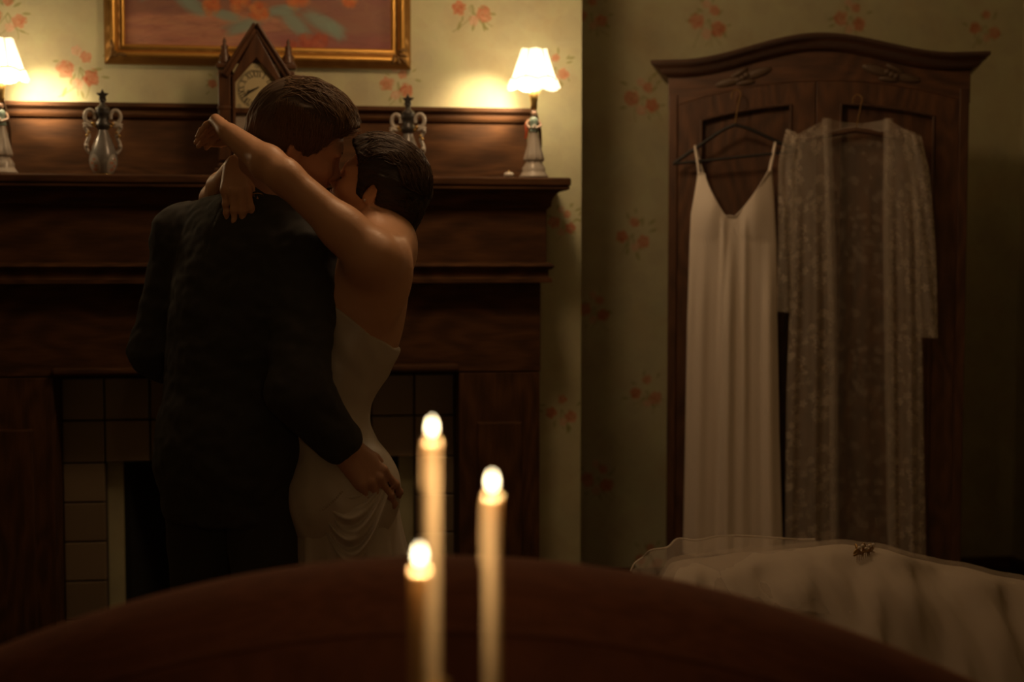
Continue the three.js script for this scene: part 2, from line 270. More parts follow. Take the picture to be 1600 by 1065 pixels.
// ================================================================== things over and on the mantel
// ---- framed still life
{
  const a = onZ(163, 99, ZB + 0.02), b = onZ(642, 108, ZB + 0.02), fw = 0.052, w = b.x - a.x, y0 = (a.y + b.y) / 2, h = 0.64;
  const iw = w - 2 * fw, ih = h - 2 * fw;
  const pic = thing('framed_painting', 'gilt framed still life of oranges and leaves hanging above the clock', 'painting', v3((a.x + b.x) / 2, y0 + h / 2, ZB + 0.002));
  const profiles = { frame_side: [[0.0, 0.006], [0.004, 0.012], [0.012, 0.013], [0.016, 0.014], [0.018, 0.020], [0.034, 0.030], [0.037, 0.026], [0.045, 0.022], [0.052, 0.016], [0.052, 0]] };
  const ridge = [[0.018, 0.0205], [0.022, 0.027], [0.028, 0.031], [0.034, 0.0305], [0.036, 0.026]], lipP = [[0.0, 0.0065], [0.002, 0.0125], [0.007, 0.0145], [0.011, 0.0135]];
  const corner = (i, u, v) => { const sx = [-1, 1, 1, -1][i % 4], sy = [-1, -1, 1, 1][i % 4]; return v3(sx * (iw / 2 + u), sy * (ih / 2 + u), v); };
  const side = (i, prof) => { const g = quads(prof.map(([u, v]) => { const r = []; for (let k = 0; k <= 12; k++) r.push(corner(i, u, v).lerp(corner(i + 1, u, v), k / 12)); return r; })); return g; };
  const carveBump = dataTex(256, 64, (u, v) => { const t = 0.5 + 0.5 * Math.sin(u * 6.2832 * 16) * Math.sin(v * 3.14); return [t, t, t]; }, false); 
  const aged = std({ color: lin(0.34, 0.18, 0.05), metalness: 0.75, roughness: 0.42, bumpMap: carveBump, bumpScale: 0.0015 });
  for (let i = 0; i < 4; i++) {
    const s = part('frame_side', side(i, profiles.frame_side), aged, pic);
    part('gilt_ridge', side(i, ridge), M.gilt, s); part('gilt_lip', side(i, lipP), M.gilt, s);
  }
  for (let i = 0; i < 4; i++) {   // leaf mounts on the corners
    const gs = []; const sx = [-1, 1, 1, -1][i], sy = [-1, -1, 1, 1][i];
    for (let k = 0; k < 5; k++) { const g = new THREE.SphereGeometry(0.009, 10, 8); g.scale(1.5, 0.55, 0.5); g.rotateZ(Math.atan2(sy, sx) + (k - 2) * 0.5 + Math.PI); const q = k - 2; g.translate(sx * (iw / 2 + 0.03 - Math.max(0, -q) * 0.012 + (q > 0 ? 0 : 0)), sy * (ih / 2 + 0.03 - Math.max(0, q) * 0.012), 0.031); gs.push(g); }
    part('corner_leaf', merge(gs), M.bronze, pic);
  }
  const art = canvasTex(1024, Math.round(1024 * ih / iw), (x, cw, ch) => {
    const g = (px, py) => { const q = onZ(px, py, ZB + 0.02); return [(q.x - pic.position.x + iw / 2) / iw * cw, (1 - (q.y - pic.position.y + ih / 2) / ih) * ch]; };
    x.fillStyle = '#94685a'; x.fillRect(0, 0, cw, ch);
    const blob = (px, py, rx, ry, col, al, rot = 0) => { const [cx, cy] = g(px, py), s = cw / 420; x.globalAlpha = al; x.fillStyle = col; x.beginPath(); x.ellipse(cx, cy, rx * s, ry * s, rot, 0, 6.283); x.fill(); x.globalAlpha = 1; };
    for (let k = 0; k < 900; k++) blob(rr(180, 640), rr(-260, 90), rr(10, 46), rr(5, 18), ['#90645a', '#a07560', '#7e565a', '#a87e66', '#7a5454'][k % 5], 0.1, rr(-0.4, 0.4));
    for (let k = 0; k < 420; k++) blob(rr(190, 430), rr(20, 82), rr(12, 50), rr(2, 7), ['#c98f6c', '#d09c7c', '#b07468', '#d9aa84', '#a87068'][k % 5], 0.13, rr(-0.2, 0.1));
    for (let k = 0; k < 120; k++) blob(rr(430, 620), rr(52, 82), rr(12, 40), rr(3, 8), ['#96605a', '#a26a60', '#84545a'][k % 3], 0.12);
    const leafAt = (px, py, len, wd, a, col) => { const [cx, cy] = g(px, py), s = cw / 420; for (let k = 0; k < 22; k++) { x.save(); x.translate(cx + rr(-6, 6) * s, cy + rr(-4, 4) * s); x.rotate(a + rr(-0.3, 0.3)); x.globalAlpha = 0.085; x.fillStyle = col[k % col.length]; x.beginPath(); x.moveTo(-len * s / 2, 0); x.quadraticCurveTo(0, -wd * s * rr(0.6, 1), len * s / 2, 0); x.quadraticCurveTo(0, wd * s * rr(0.6, 1), -len * s / 2, 0); x.fill(); x.restore(); } x.globalAlpha = 1; };
    const teal = ['#8faa9a', '#7d998c', '#a3b8a4', '#6f8a7c'];
    for (const [px, py, l, wd, an] of [[380, 38, 66, 20, -0.35], [352, 22, 50, 16, 0.3], [462, 36, 62, 24, 0.7], [505, 34, 78, 26, 0.45], [440, 14, 60, 18, -0.2], [525, 46, 44, 14, 0.9], [300, 5, 60, 22, 0.5], [470, -30, 90, 30, 0.4], [560, -20, 80, 28, -0.5], [280, -60, 90, 30, 0.8], [400, -110, 100, 34, -0.6], [520, -120, 110, 34, 0.5], [330, -150, 90, 30, 0.2], [240, -20, 60, 20, -0.5]]) leafAt(px, py, l, wd, an, teal);
    const fruit = (px, py, r, c1, c2, c3) => { for (let k = 0; k < 60; k++) { const a = rr(0, 6.283), q = Math.sqrt(rnd()) * r * 0.75; blob(px + q * Math.cos(a), py + q * Math.sin(a) * 1.05, r * rr(0.2, 0.42), r * rr(0.2, 0.4), [c1, c2, c1, c3][k % 4], 0.22); } };
    for (const [px, py, r] of [[330, 6, 17], [375, -2, 20], [405, 16, 17], [368, -32, 22], [465, -8, 22], [430, -40, 26], [545, -2, 14], [340, -60, 22], [500, -60, 24], [300, -35, 18], [400, -85, 22]]) fruit(px, py, r, '#cf7440', '#e09a58', '#bd5a30');
    for (const [px, py, r] of [[478, 64, 16], [500, 62, 14], [455, 70, 11]]) fruit(px, py, r, '#b05a42', '#bd6a4c', '#964a3c');
    for (let k = 0; k < 220; k++) blob(rr(180, 640), rr(-200, 85), rr(4, 22), rr(1, 3), rnd() < 0.5 ? '#2b1a18' : '#8a6a52', 0.05, rr(-0.5, 0.5));
  });
  const cg = new THREE.PlaneGeometry(iw + 0.004, ih + 0.004); part('painted_canvas', merge([cg, new THREE.BoxGeometry(iw, ih, 0.004).translate(0, 0, -0.0045)]), std({ map: art, roughness: 0.7 }), pic, [0, 0, 0.007]);
}

// ---- gothic steeple clock
{
  const z = -3.672, base = onZ(403, 275, z); const peak = onZ(403, 42, z).y - SHELF, wpx = (onZ(465, 150, z).x - onZ(343, 150, z).x);
  const ck = thing('mantel_clock', 'gothic wooden steeple clock with pale dial on the mantel', 'clock', v3(base.x, SHELF + 0.0005, z));
  const hw = wpx / 2 - 0.036, eave = onZ(403, 128, z).y - SHELF, dep = 0.09;
  // case: pentagon with pointed top, hollowed front
  const pent = (w, e, p, b) => { const sh = new THREE.Shape(); sh.moveTo(-w, b); sh.lineTo(w, b); sh.lineTo(w, e); sh.lineTo(0, p); sh.lineTo(-w, e); sh.closePath(); return sh; };
  const ex = (sh, d, bev = 0.003) => new THREE.ExtrudeGeometry(sh, { depth: d, bevelEnabled: bev > 0, bevelThickness: bev, bevelSize: bev, bevelSegments: 2, curveSegments: 8 });
  const e2 = eave + 0.01, pk = peak - 0.012;
  part('case', metreUV(ex(pent(hw, e2, pk - 0.004, 0.03), dep * 0.75).translate(0, 0, -dep * 0.55), 1), M.clockWood, ck);
  const door = pent(hw - 0.004, e2 - 0.002, pk - 0.010, 0.034), f = 0.016;
  const g1 = onZ(403, 92, z).y - SHELF, g0 = onZ(403, 172, z).y - SHELF, gw = (onZ(437, 130, z).x - onZ(369, 130, z).x) / 2, ge = onZ(403, 131, z).y - SHELF;
  const hole = pent(gw, ge, g1, g0), hole2 = new THREE.Path(); hole2.moveTo(-gw, 0.06); hole2.lineTo(gw, 0.06); hole2.lineTo(gw, g0 - 0.010); hole2.lineTo(-gw, g0 - 0.010); hole2.closePath();
  door.holes.push(new THREE.Path(hole.getPoints()), hole2);
  const dr = part('door', metreUV(ex(door, 0.012, 0.002).translate(0, 0, dep * 0.2 + 0.003), 1), M.clockWood, ck);
  part('door_knob', new THREE.SphereGeometry(0.005, 12, 10), M.brass, dr, [hw - 0.011, g0 - 0.02, dep * 0.2 + 0.02]);
  const dial = canvasTex(512, 512, (x) => {
    x.fillStyle = '#d8cba0'; x.fillRect(0, 0, 512, 512); x.fillStyle = '#1d1712'; x.strokeStyle = '#1d1712';
    x.lineWidth = 4; x.beginPath(); x.arc(256, 280, 200, 0, 6.283); x.stroke(); x.beginPath(); x.arc(256, 280, 214, 0, 6.283); x.stroke();
    for (let k = 0; k < 60; k++) { x.save(); x.translate(256, 280); x.rotate(k * Math.PI / 30); x.fillRect(-2, -214, 4, 14); x.restore(); }
    const rom = ['XII', 'I', 'II', 'III', 'IIII', 'V', 'VI', 'VII', 'VIII', 'IX', 'X', 'XI']; x.textAlign = 'center'; x.textBaseline = 'middle'; x.font = 'bold 80px serif';
    rom.forEach((t, k) => { x.save(); x.translate(256, 280); x.rotate(k * Math.PI / 6); x.scale(0.82, 1.1); x.fillText(t, 0, -150); x.restore(); });
    x.fillStyle = '#8b8672'; x.globalAlpha = 0.5; for (const [cx, cy] of [[60, 60], [452, 60], [256, 24], [60, 470], [452, 470]]) { x.beginPath(); x.arc(cx, cy, 26, 0, 6.283); x.fill(); x.beginPath(); x.arc(cx + 16, cy + 18, 12, 0, 6.283); x.fill(); }
  });
  const dialR = gw * 2.12, dc = (onZ(403, 138, z).y - SHELF);
  const df = part('dial', new THREE.BoxGeometry(dialR, dialR, 0.002), std({ map: dial, roughness: 0.6 }), ck, [0, dc, dep * 0.2 + 0.0052]);
  const hand = (len, w, a) => { const sh = new THREE.Shape(); sh.moveTo(-w, -0.006); sh.lineTo(w, -0.006); sh.lineTo(w * 0.7, len * 0.55); sh.lineTo(w * 1.9, len * 0.68); sh.lineTo(0, len); sh.lineTo(-w * 1.9, len * 0.68); sh.lineTo(-w * 0.7, len * 0.55); sh.closePath(); const g = new THREE.ExtrudeGeometry(sh, { depth: 0.0008, bevelEnabled: false }); g.rotateZ(a); return g; };
  part('hour_hand', hand(0.030, 0.0014, 1.95), M.black, df, [0, -0.003, 0.0025]); part('minute_hand', hand(0.042, 0.0011, 2.15), M.black, df, [0, -0.003, 0.0036]);
  part('painted_tablet', slab(2 * gw + 0.006, g0 - 0.065, 0.002, 0, (g0 - 0.01 + 0.06) / 2, dep * 0.2 + 0.006, 0), std({ color: lin(0.42, 0.36, 0.30), roughness: 0.35 }), ck);
  part('dial_glass', metreUV(ex(pent(gw + 0.002, ge, g1 + 0.003, g0 - 0.002), 0.001, 0)), phy({ color: lin(1, 1, 1), transmission: 1, roughness: 0.03, thickness: 0 }), dr, [0, 0, dep * 0.2 + 0.010]);
  // sloping roof mouldings
  for (const d of [-1, 1]) { const len = Math.hypot(hw + 0.012, pk - e2) + 0.014, a = Math.atan2(pk - e2, hw + 0.012);
    const rf = part('roof_moulding', metreUV(merge([slab(len, 0.013, dep * 0.9, 0, 0, 0, 0.004), slab(len, 0.008, dep * 0.9 + 0.012, 0, 0.009, 0, 0.003)])), M.clockWood, ck, [d * (hw + 0.010) / 2, (pk + e2) / 2 + 0.004, -0.004]); rf.rotation.z = -d * a; }
  // corner columns and steeples
  const st = onZ(350, 58, z).y - SHELF, sb = onZ(350, 105, z).y - SHELF;
  for (const d of [-1, 1]) {
    const cx = d * (hw + 0.018);
    const col = part('corner_column', metreUV(merge([slab(0.032, sb - 0.05, 0.05, 0, (sb + 0.03) / 2, 0, 0.004, 1), slab(0.04, 0.012, 0.056, 0, sb + 0.0, 0, 0.003), slab(0.036, 0.010, 0.052, 0, sb * 0.62, 0, 0.003)]), 1), M.clockWood, ck, [cx, 0, 0.004]);
    const hh = st - sb;
    const sp = lathe([[0, sb], [0.019, sb + 0.004], [0.017, sb + hh * 0.18], [0.013, sb + hh * 0.3], [0.015, sb + hh * 0.36], [0.010, sb + hh * 0.44], [0.008, sb + hh * 0.62], [0.0095, sb + hh * 0.68], [0.004, sb + hh * 0.76], [0.005, sb + hh * 0.84], [0.0035, sb + hh * 0.9], [0, st]], 16);
    part('steeple', sp, M.clockWood, col);
  }
  part('base_plinth', metreUV(merge([slab(2 * hw + 0.085, 0.02, dep + 0.035, 0, 0.010, -0.006, 0.004), slab(2 * hw + 0.07, 0.014, dep + 0.02, 0, 0.026, -0.006, 0.005)])), M.clockWood, ck);
}

// ---- pair of porcelain urns with scroll handles
function urn() {
  const g = new THREE.Group();
  const glaze = canvasTex(512, 512, (x) => {
    x.fillStyle = '#77736e'; x.fillRect(0, 0, 512, 512);
    for (let k = 0; k < 500; k++) { x.globalAlpha = 0.09; x.fillStyle = ['#a8a39a', '#6e6c6c', '#b8b0a4', '#7b7f86'][k % 4]; x.beginPath(); x.arc(rnd() * 512, rnd() * 512, rr(5, 30), 0, 6.283); x.fill(); }
    for (let c = 0; c < 4; c++) { const cx = 64 + c * 128; x.globalAlpha = 0.6; x.fillStyle = '#c8c0b4'; x.beginPath(); x.ellipse(cx, 300, 44, 110, 0, 0, 6.283); x.fill(); x.globalAlpha = 1; for (const [dx, dy, r] of [[0, 40, 22], [-14, -30, 16], [14, 0, 14], [4, -70, 12]]) rose(x, cx + dx, 300 + dy, r, 1); for (let k = 0; k < 6; k++) leaf(x, cx + rr(-20, 20), 300 + rr(-80, 80), 26, rr(0, 6.28), '#5d6a4a'); }
  });
  const porc = phy({ map: glaze, roughness: 0.28, clearcoat: 0.6, clearcoatRoughness: 0.12 }), dark = phy({ color: lin(0.045, 0.042, 0.04), roughness: 0.3, clearcoat: 0.6 }), pale = phy({ color: lin(0.55, 0.51, 0.46), roughness: 0.22, clearcoat: 0.8 });
  const body = [[0, 0.0], [0.020, 0.0], [0.0225, 0.003], [0.025, 0.007], [0.0305, 0.016], [0.0345, 0.028], [0.0355, 0.038], [0.0335, 0.054], [0.0265, 0.076], [0.0185, 0.096], [0.013, 0.110], [0.0125, 0.116]];
  part('body', lathe(body, 48), porc, g);
  part('foot_ring', lathe([[0, 0], [0.022, 0], [0.023, 0.003], [0.020, 0.007], [0, 0.007]], 40), M.brass, g);
  part('neck', lathe([[0.0125, 0.114], [0.018, 0.122], [0.020, 0.130], [0.014, 0.138], [0.012, 0.146], [0.016, 0.153], [0.019, 0.160], [0.015, 0.166]], 40), dark, g);
  const lid = part('lid', lathe([[0.017, 0.165], [0.018, 0.169], [0.012, 0.174], [0.007, 0.179], [0.0055, 0.185], [0.010, 0.189], [0.005, 0.193], [0, 0.194]], 32), dark, g);
  const star = new THREE.Shape(); for (let k = 0; k < 10; k++) { const a = Math.PI / 2 + k * Math.PI / 5, q = k % 2 ? 0.0065 : 0.0145; k ? star.lineTo(q * Math.cos(a), q * Math.sin(a)) : star.moveTo(q * Math.cos(a), q * Math.sin(a)); } star.closePath();
  part('finial', new THREE.ExtrudeGeometry(star, { depth: 0.004, bevelEnabled: true, bevelSize: 0.0015, bevelThickness: 0.003, bevelSegments: 2 }).translate(0, 0.202, -0.002), dark, lid);
  for (const s of [-1, 1]) {
    const loop = []; for (let k = 0; k <= 14; k++) { const a = -0.3 + k / 14 * 5.6; const q = 0.0145 + 0.002 * Math.cos(a); loop.push(v3(s * (0.033 - q * Math.cos(a) * 0.85), 0.148 + q * Math.sin(a) * 1.15, 0)); }
    const low = [v3(s * 0.036, 0.132, 0), v3(s * 0.044, 0.122, 0), v3(s * 0.038, 0.112, 0), v3(s * 0.034, 0.098, 0), v3(s * 0.040, 0.084, 0), v3(s * 0.042, 0.070, 0), v3(s * 0.033, 0.056, 0)];
    const h = part('handle', merge([curveTube(loop, 0.0052, 40, 10), curveTube(low, 0.0046, 30, 10)]), pale, g);
    for (const [x, y, r] of [[0.024, 0.130, 0.0044], [0.019, 0.124, 0.0038], [0.039, 0.100, 0.004], [0.034, 0.108, 0.0036], [0.041, 0.074, 0.0058], [0.044, 0.122, 0.0046]]) part('gilt_bead', new THREE.SphereGeometry(r, 12, 8), x > 0.04 ? pale : M.brass, h, [s * x, y, 0.006]);
    part('leaf_scroll', new THREE.SphereGeometry(0.011, 14, 10).scale(1.2, 0.45, 0.5).rotateZ(s * 0.35), pale, h, [s * 0.037, 0.126, 0.003]);
  }
  return g;
}
{
  const z = -3.625, a = onZ(162, 269, z), b = onZ(638, 272, z); const top = onZ(162, 140, z).y - SHELF, k = top / 0.217;
  const u1 = urn(); const u2 = u1.clone();
  for (const [u, p, ry, label] of [[u1, a, 0.15, 'grey porcelain urn with star finial farther from the wardrobe'], [u2, b, -0.3, 'grey porcelain urn half hidden behind the hair of the kissing woman']]) {
    u.name = numbered('porcelain_urn'); u.position.set(p.x, SHELF + 0.0005, z); u.rotation.y = ry; u.scale.setScalar(k); scene.add(u); tag(u, label, 'urn', 'pair of porcelain urns on the mantel');
  }
}

// ---- small lamps with figurine bases
function figurineLamp(name, label, px, mirror, tint) {
  const z = -3.615, p = onZ(px, 250, z); const lamp = thing(name, label, 'lamp', v3(p.x, SHELF + 0.0005, z), 0, 'pair of figurine lamps on the mantel');
  const top = onZ(833, 77, z).y - SHELF, sBot = onZ(833, 122, z).y - SHELF, rBot = onZ(833, 142, z).y - SHELF, neck = onZ(833, 164, z).y - SHELF;
  const white = phy({ color: lin(0.55, 0.50, 0.44), roughness: 0.25, clearcoat: 0.7 }), mint = phy({ color: lin(0.33, 0.47, 0.42), roughness: 0.25, clearcoat: 0.7 }), coral = phy({ color: lin(0.50, 0.10, 0.04), roughness: 0.3, clearcoat: 0.6 }), skin = phy({ color: lin(0.62, 0.42, 0.32), roughness: 0.3, clearcoat: 0.6 }), brown = phy({ color: lin(0.10, 0.05, 0.025), roughness: 0.4 });
  const k = neck / 0.178;
  const sc = (pts) => pts.map(([r, y]) => [r, y * k]);
  part('base', lathe(sc([[0, 0], [0.037, 0], [0.038, 0.005], [0.033, 0.011], [0.029, 0.018], [0.030, 0.024], [0.024, 0.034], [0.020, 0.042], [0, 0.043]]), 40), white, lamp);
  // lady: full skirt, bodice, arms, head
  const skirt = lathe(sc([[0.0, 0.041], [0.023, 0.041], [0.026, 0.047], [0.022, 0.062], [0.018, 0.078], [0.015, 0.094], [0.011, 0.108], [0.010, 0.114]]), 48); { const q = skirt.attributes.position; for (let i = 0; i < q.count; i++) { const a = Math.atan2(q.getZ(i), q.getX(i)), f = 1 + 0.09 * Math.sin(a * 9) * clamp((0.1 * k - q.getY(i)) / (0.06 * k)); q.setX(i, q.getX(i) * f); q.setZ(i, q.getZ(i) * f); } skirt.computeVertexNormals(); }
  part('figure_skirt', skirt, white, lamp);
  const bod = part('figure_bodice', lathe(sc([[0.010, 0.112], [0.0125, 0.118], [0.010, 0.124], [0.0115, 0.134], [0.0125, 0.141], [0.008, 0.147], [0.0045, 0.150], [0, 0.151]]), 24), mint, lamp);
  part('figure_head', new THREE.SphereGeometry(0.0078, 16, 12).scale(0.95, 1.12, 1), skin, bod, [0, 0.157 * k, 0.001]);
  part('figure_hair', new THREE.SphereGeometry(0.0086, 16, 12, 0, 6.283, 0, 1.75), brown, bod, [0, 0.1585 * k, -0.0012], [-0.35, 0, 0]);
  part('figure_arm', merge([curveTube([v3(-0.011, 0.142 * k, 0), v3(-0.018, 0.130 * k, 0.004), v3(-0.012, 0.120 * k, 0.011)], 0.0033, 12, 8), curveTube([v3(0.011, 0.142 * k, 0), v3(0.017, 0.128 * k, 0.005), v3(0.006, 0.122 * k, 0.013)], 0.0033, 12, 8)]), skin, bod);
  part('figure_shawl', curveTube([v3(-0.012, 0.140 * k, -0.003), v3(-0.020, 0.128 * k, 0), v3(-0.019, 0.112 * k, 0.004), v3(-0.021, 0.096 * k, 0.002)], 0.0048, 18, 8), coral, bod);
  part('figure_sash', new THREE.TorusGeometry(0.0108, 0.0026, 8, 24).rotateX(Math.PI / 2).translate(0, 0.114 * k, 0), mint, bod);
  part('posy', merge([[0.004, 0.121, 0.014], [-0.004, 0.122, 0.014], [0, 0.126, 0.013]].map(([x, y, q]) => new THREE.SphereGeometry(0.0042, 10, 8).translate(x, y * k, q))), white, bod);
  part('tree_trunk_support', curveTube([v3(0.014, 0.04 * k, -0.008), v3(0.018, 0.08 * k, -0.007), v3(0.016, 0.12 * k, -0.006), v3(0.006, 0.160 * k, -0.009), v3(0.0, neck, 0)], 0.0042, 24, 8), brown, lamp);
  const sock = part('socket', lathe([[0, neck - 0.012], [0.007, neck - 0.012], [0.009, neck - 0.004], [0.008, neck + 0.004], [0.010, neck + 0.012], [0.010, neck + 0.030], [0.006, neck + 0.034]], 24), M.brass, lamp);
  part('harp_wire', curveTube([v3(-0.010, neck + 0.02, 0), v3(-0.026, sBot, 0), v3(-0.022, sBot + 0.03, 0), v3(0, top - 0.006, 0), v3(0.022, sBot + 0.03, 0), v3(0.026, sBot, 0), v3(0.010, neck + 0.02, 0)], 0.0009, 40, 6), M.brass, sock);
  const braidMat = std({ color: lin(0.42, 0.28, 0.13), roughness: 0.9 });
  // six-panelled shade with a scalloped frill
  const rows = [], N = 72; const rT = 0.034, rB = 0.057;
  const panel = (a) => { const t = ((a / (Math.PI / 3)) % 1 + 1) % 1; return Math.abs(2 * t - 1); };     // 1 on a rib
  for (let j = 0; j <= 12; j++) { const t = j / 12, row = []; for (let i = 0; i < N; i++) { const a = i / N * 6.28318, q = panel(a), r = lerp(rT, rB, Math.pow(t, 1.15)) * (1 + 0.05 * (1 - q)) * (1 + 0.012 * Math.sin(a * 36)); const y = lerp(top - 0.003 * q, sBot - 0.004 + 0.008 * (1 - q) * -1 * (1 - q), t); row.push(v3(r * Math.cos(a), y, r * Math.sin(a))); } rows.push(row); }
  const glow = phy({ color: lin(0.85, 0.80, 0.72), roughness: 1, transmission: 0.5, thickness: 0, emissive: new THREE.Color(1.0, 0.86, 0.62), emissiveIntensity: 1.0 });
  const sh = part('shade', quads(rows, true), glow, lamp);
  const fr = []; for (let j = 0; j <= 8; j++) { const t = j / 8, row = []; for (let i = 0; i < 180; i++) { const a = i / 180 * 6.28318, q = panel(a), sc2 = 0.5 + 0.5 * Math.cos(a * 12); const r = lerp(0.0585, 0.0675, Math.pow(t, 0.8)) + 0.0022 * t * Math.sin(a * 30); row.push(v3(r * Math.cos(a), lerp(sBot + 0.001 - 0.007 * (1 - q) * (1 - q), rBot + 0.010 * q * t + 0.002 * sc2, t), r * Math.sin(a))); } fr.push(row); }
  part('frill', quads(fr, true), glow, sh);
  { const br = []; for (let i = 0; i < 90; i++) { const a = i / 90 * 6.28318, q = panel(a); br.push(v3(0.0596 * Math.cos(a), sBot - 0.007 * (1 - q) * (1 - q) - 0.001, 0.0596 * Math.sin(a))); } part('braid', curveTube(br, 0.0013, 180, 6, true), braidMat, sh); }
  for (let k2 = 0; k2 < 6; k2++) { const a = k2 * Math.PI / 3; part('rib', curveTube([v3(rT * Math.cos(a) * 1.01, top - 0.003, rT * Math.sin(a) * 1.01), v3((rT + rB) / 2 * Math.cos(a) * 0.99, (top + sBot) / 2, (rT + rB) / 2 * Math.sin(a) * 0.99), v3(rB * 1.02 * Math.cos(a), sBot - 0.004, rB * 1.02 * Math.sin(a))], 0.0011, 10, 6), white, sh); }
  const cy = sBot - 0.004;
  part('bulb', new THREE.SphereGeometry(0.012, 20, 14).scale(1, 1.5, 1), std({ color: lin(1, 0.9, 0.7), emissive: new THREE.Color(1, 0.8, 0.5), emissiveIntensity: 4 }), sock, [0, cy, 0]);
  const L = new THREE.PointLight(LAMP_COLOR, LAMP_POWER, 0, 2); L.position.set(0, cy, 0); L.castShadow = true; L.shadow.radius = 1.5; L.name = 'bulb_light'; sock.add(L);
  // the open bottom of the shade lets a cone of bare light out, to the side that the frill is lifted
  const S = new THREE.SpotLight(LAMP_COLOR, LAMP_SPOT, 0, 0.50, 0.8, 2); S.position.set(0, cy, 0); S.castShadow = true; S.shadow.radius = 1; S.name = 'bulb_down_light'; sock.add(S);
  const tgt = new THREE.Object3D(); tgt.name = 'light_aim'; sock.add(tgt); tgt.position.set(mirror ? 0.07 : -0.10, cy - 0.055, -0.17); S.target = tgt;
  return lamp;
}
figurineLamp('figurine_lamp', 'small glowing lamp with white scalloped shade nearest the wardrobe', 834, false);
figurineLamp('figurine_lamp', 'small glowing lamp with white scalloped shade beyond the grey urn, far from the wardrobe', 3, true);
// ---- small china trinket on the shelf edge
{
  const z = ZS - 0.03, p = onZ(795, 272, z); const t = thing('china_trinket', 'tiny white glazed china box by the lamp on the shelf edge', 'trinket box', v3(p.x, SHELF + 0.0005, z));
  const w = phy({ color: lin(0.75, 0.70, 0.64), roughness: 0.12, clearcoat: 1 });
  part('dish', lathe([[0, 0], [0.009, 0], [0.0125, 0.004], [0.0128, 0.007], [0, 0.007]], 28), w, t);
  const l = part('lid', lathe([[0.0132, 0.0072], [0.0125, 0.0105], [0.008, 0.0135], [0.002, 0.0145], [0, 0.0145]], 28), w, t);
  part('lid_knob', new THREE.SphereGeometry(0.0022, 10, 8), M.brass, l, [0, 0.016, 0]);
}

// ================================================================== wardrobe and the clothes on it
const WA = P(1044, 300, 3.85), WB = P(1512, 300, 3.70); WA.y = WB.y = 0;
const WTURN = -Math.atan2(WB.z - WA.z, WB.x - WA.x), WWID = WA.distanceTo(WB);
const WMID = WA.clone().add(WB).multiplyScalar(0.5), WU = WB.clone().sub(WA).normalize(), WN = v3(-WU.z, 0, WU.x);  // along the front, out of the front
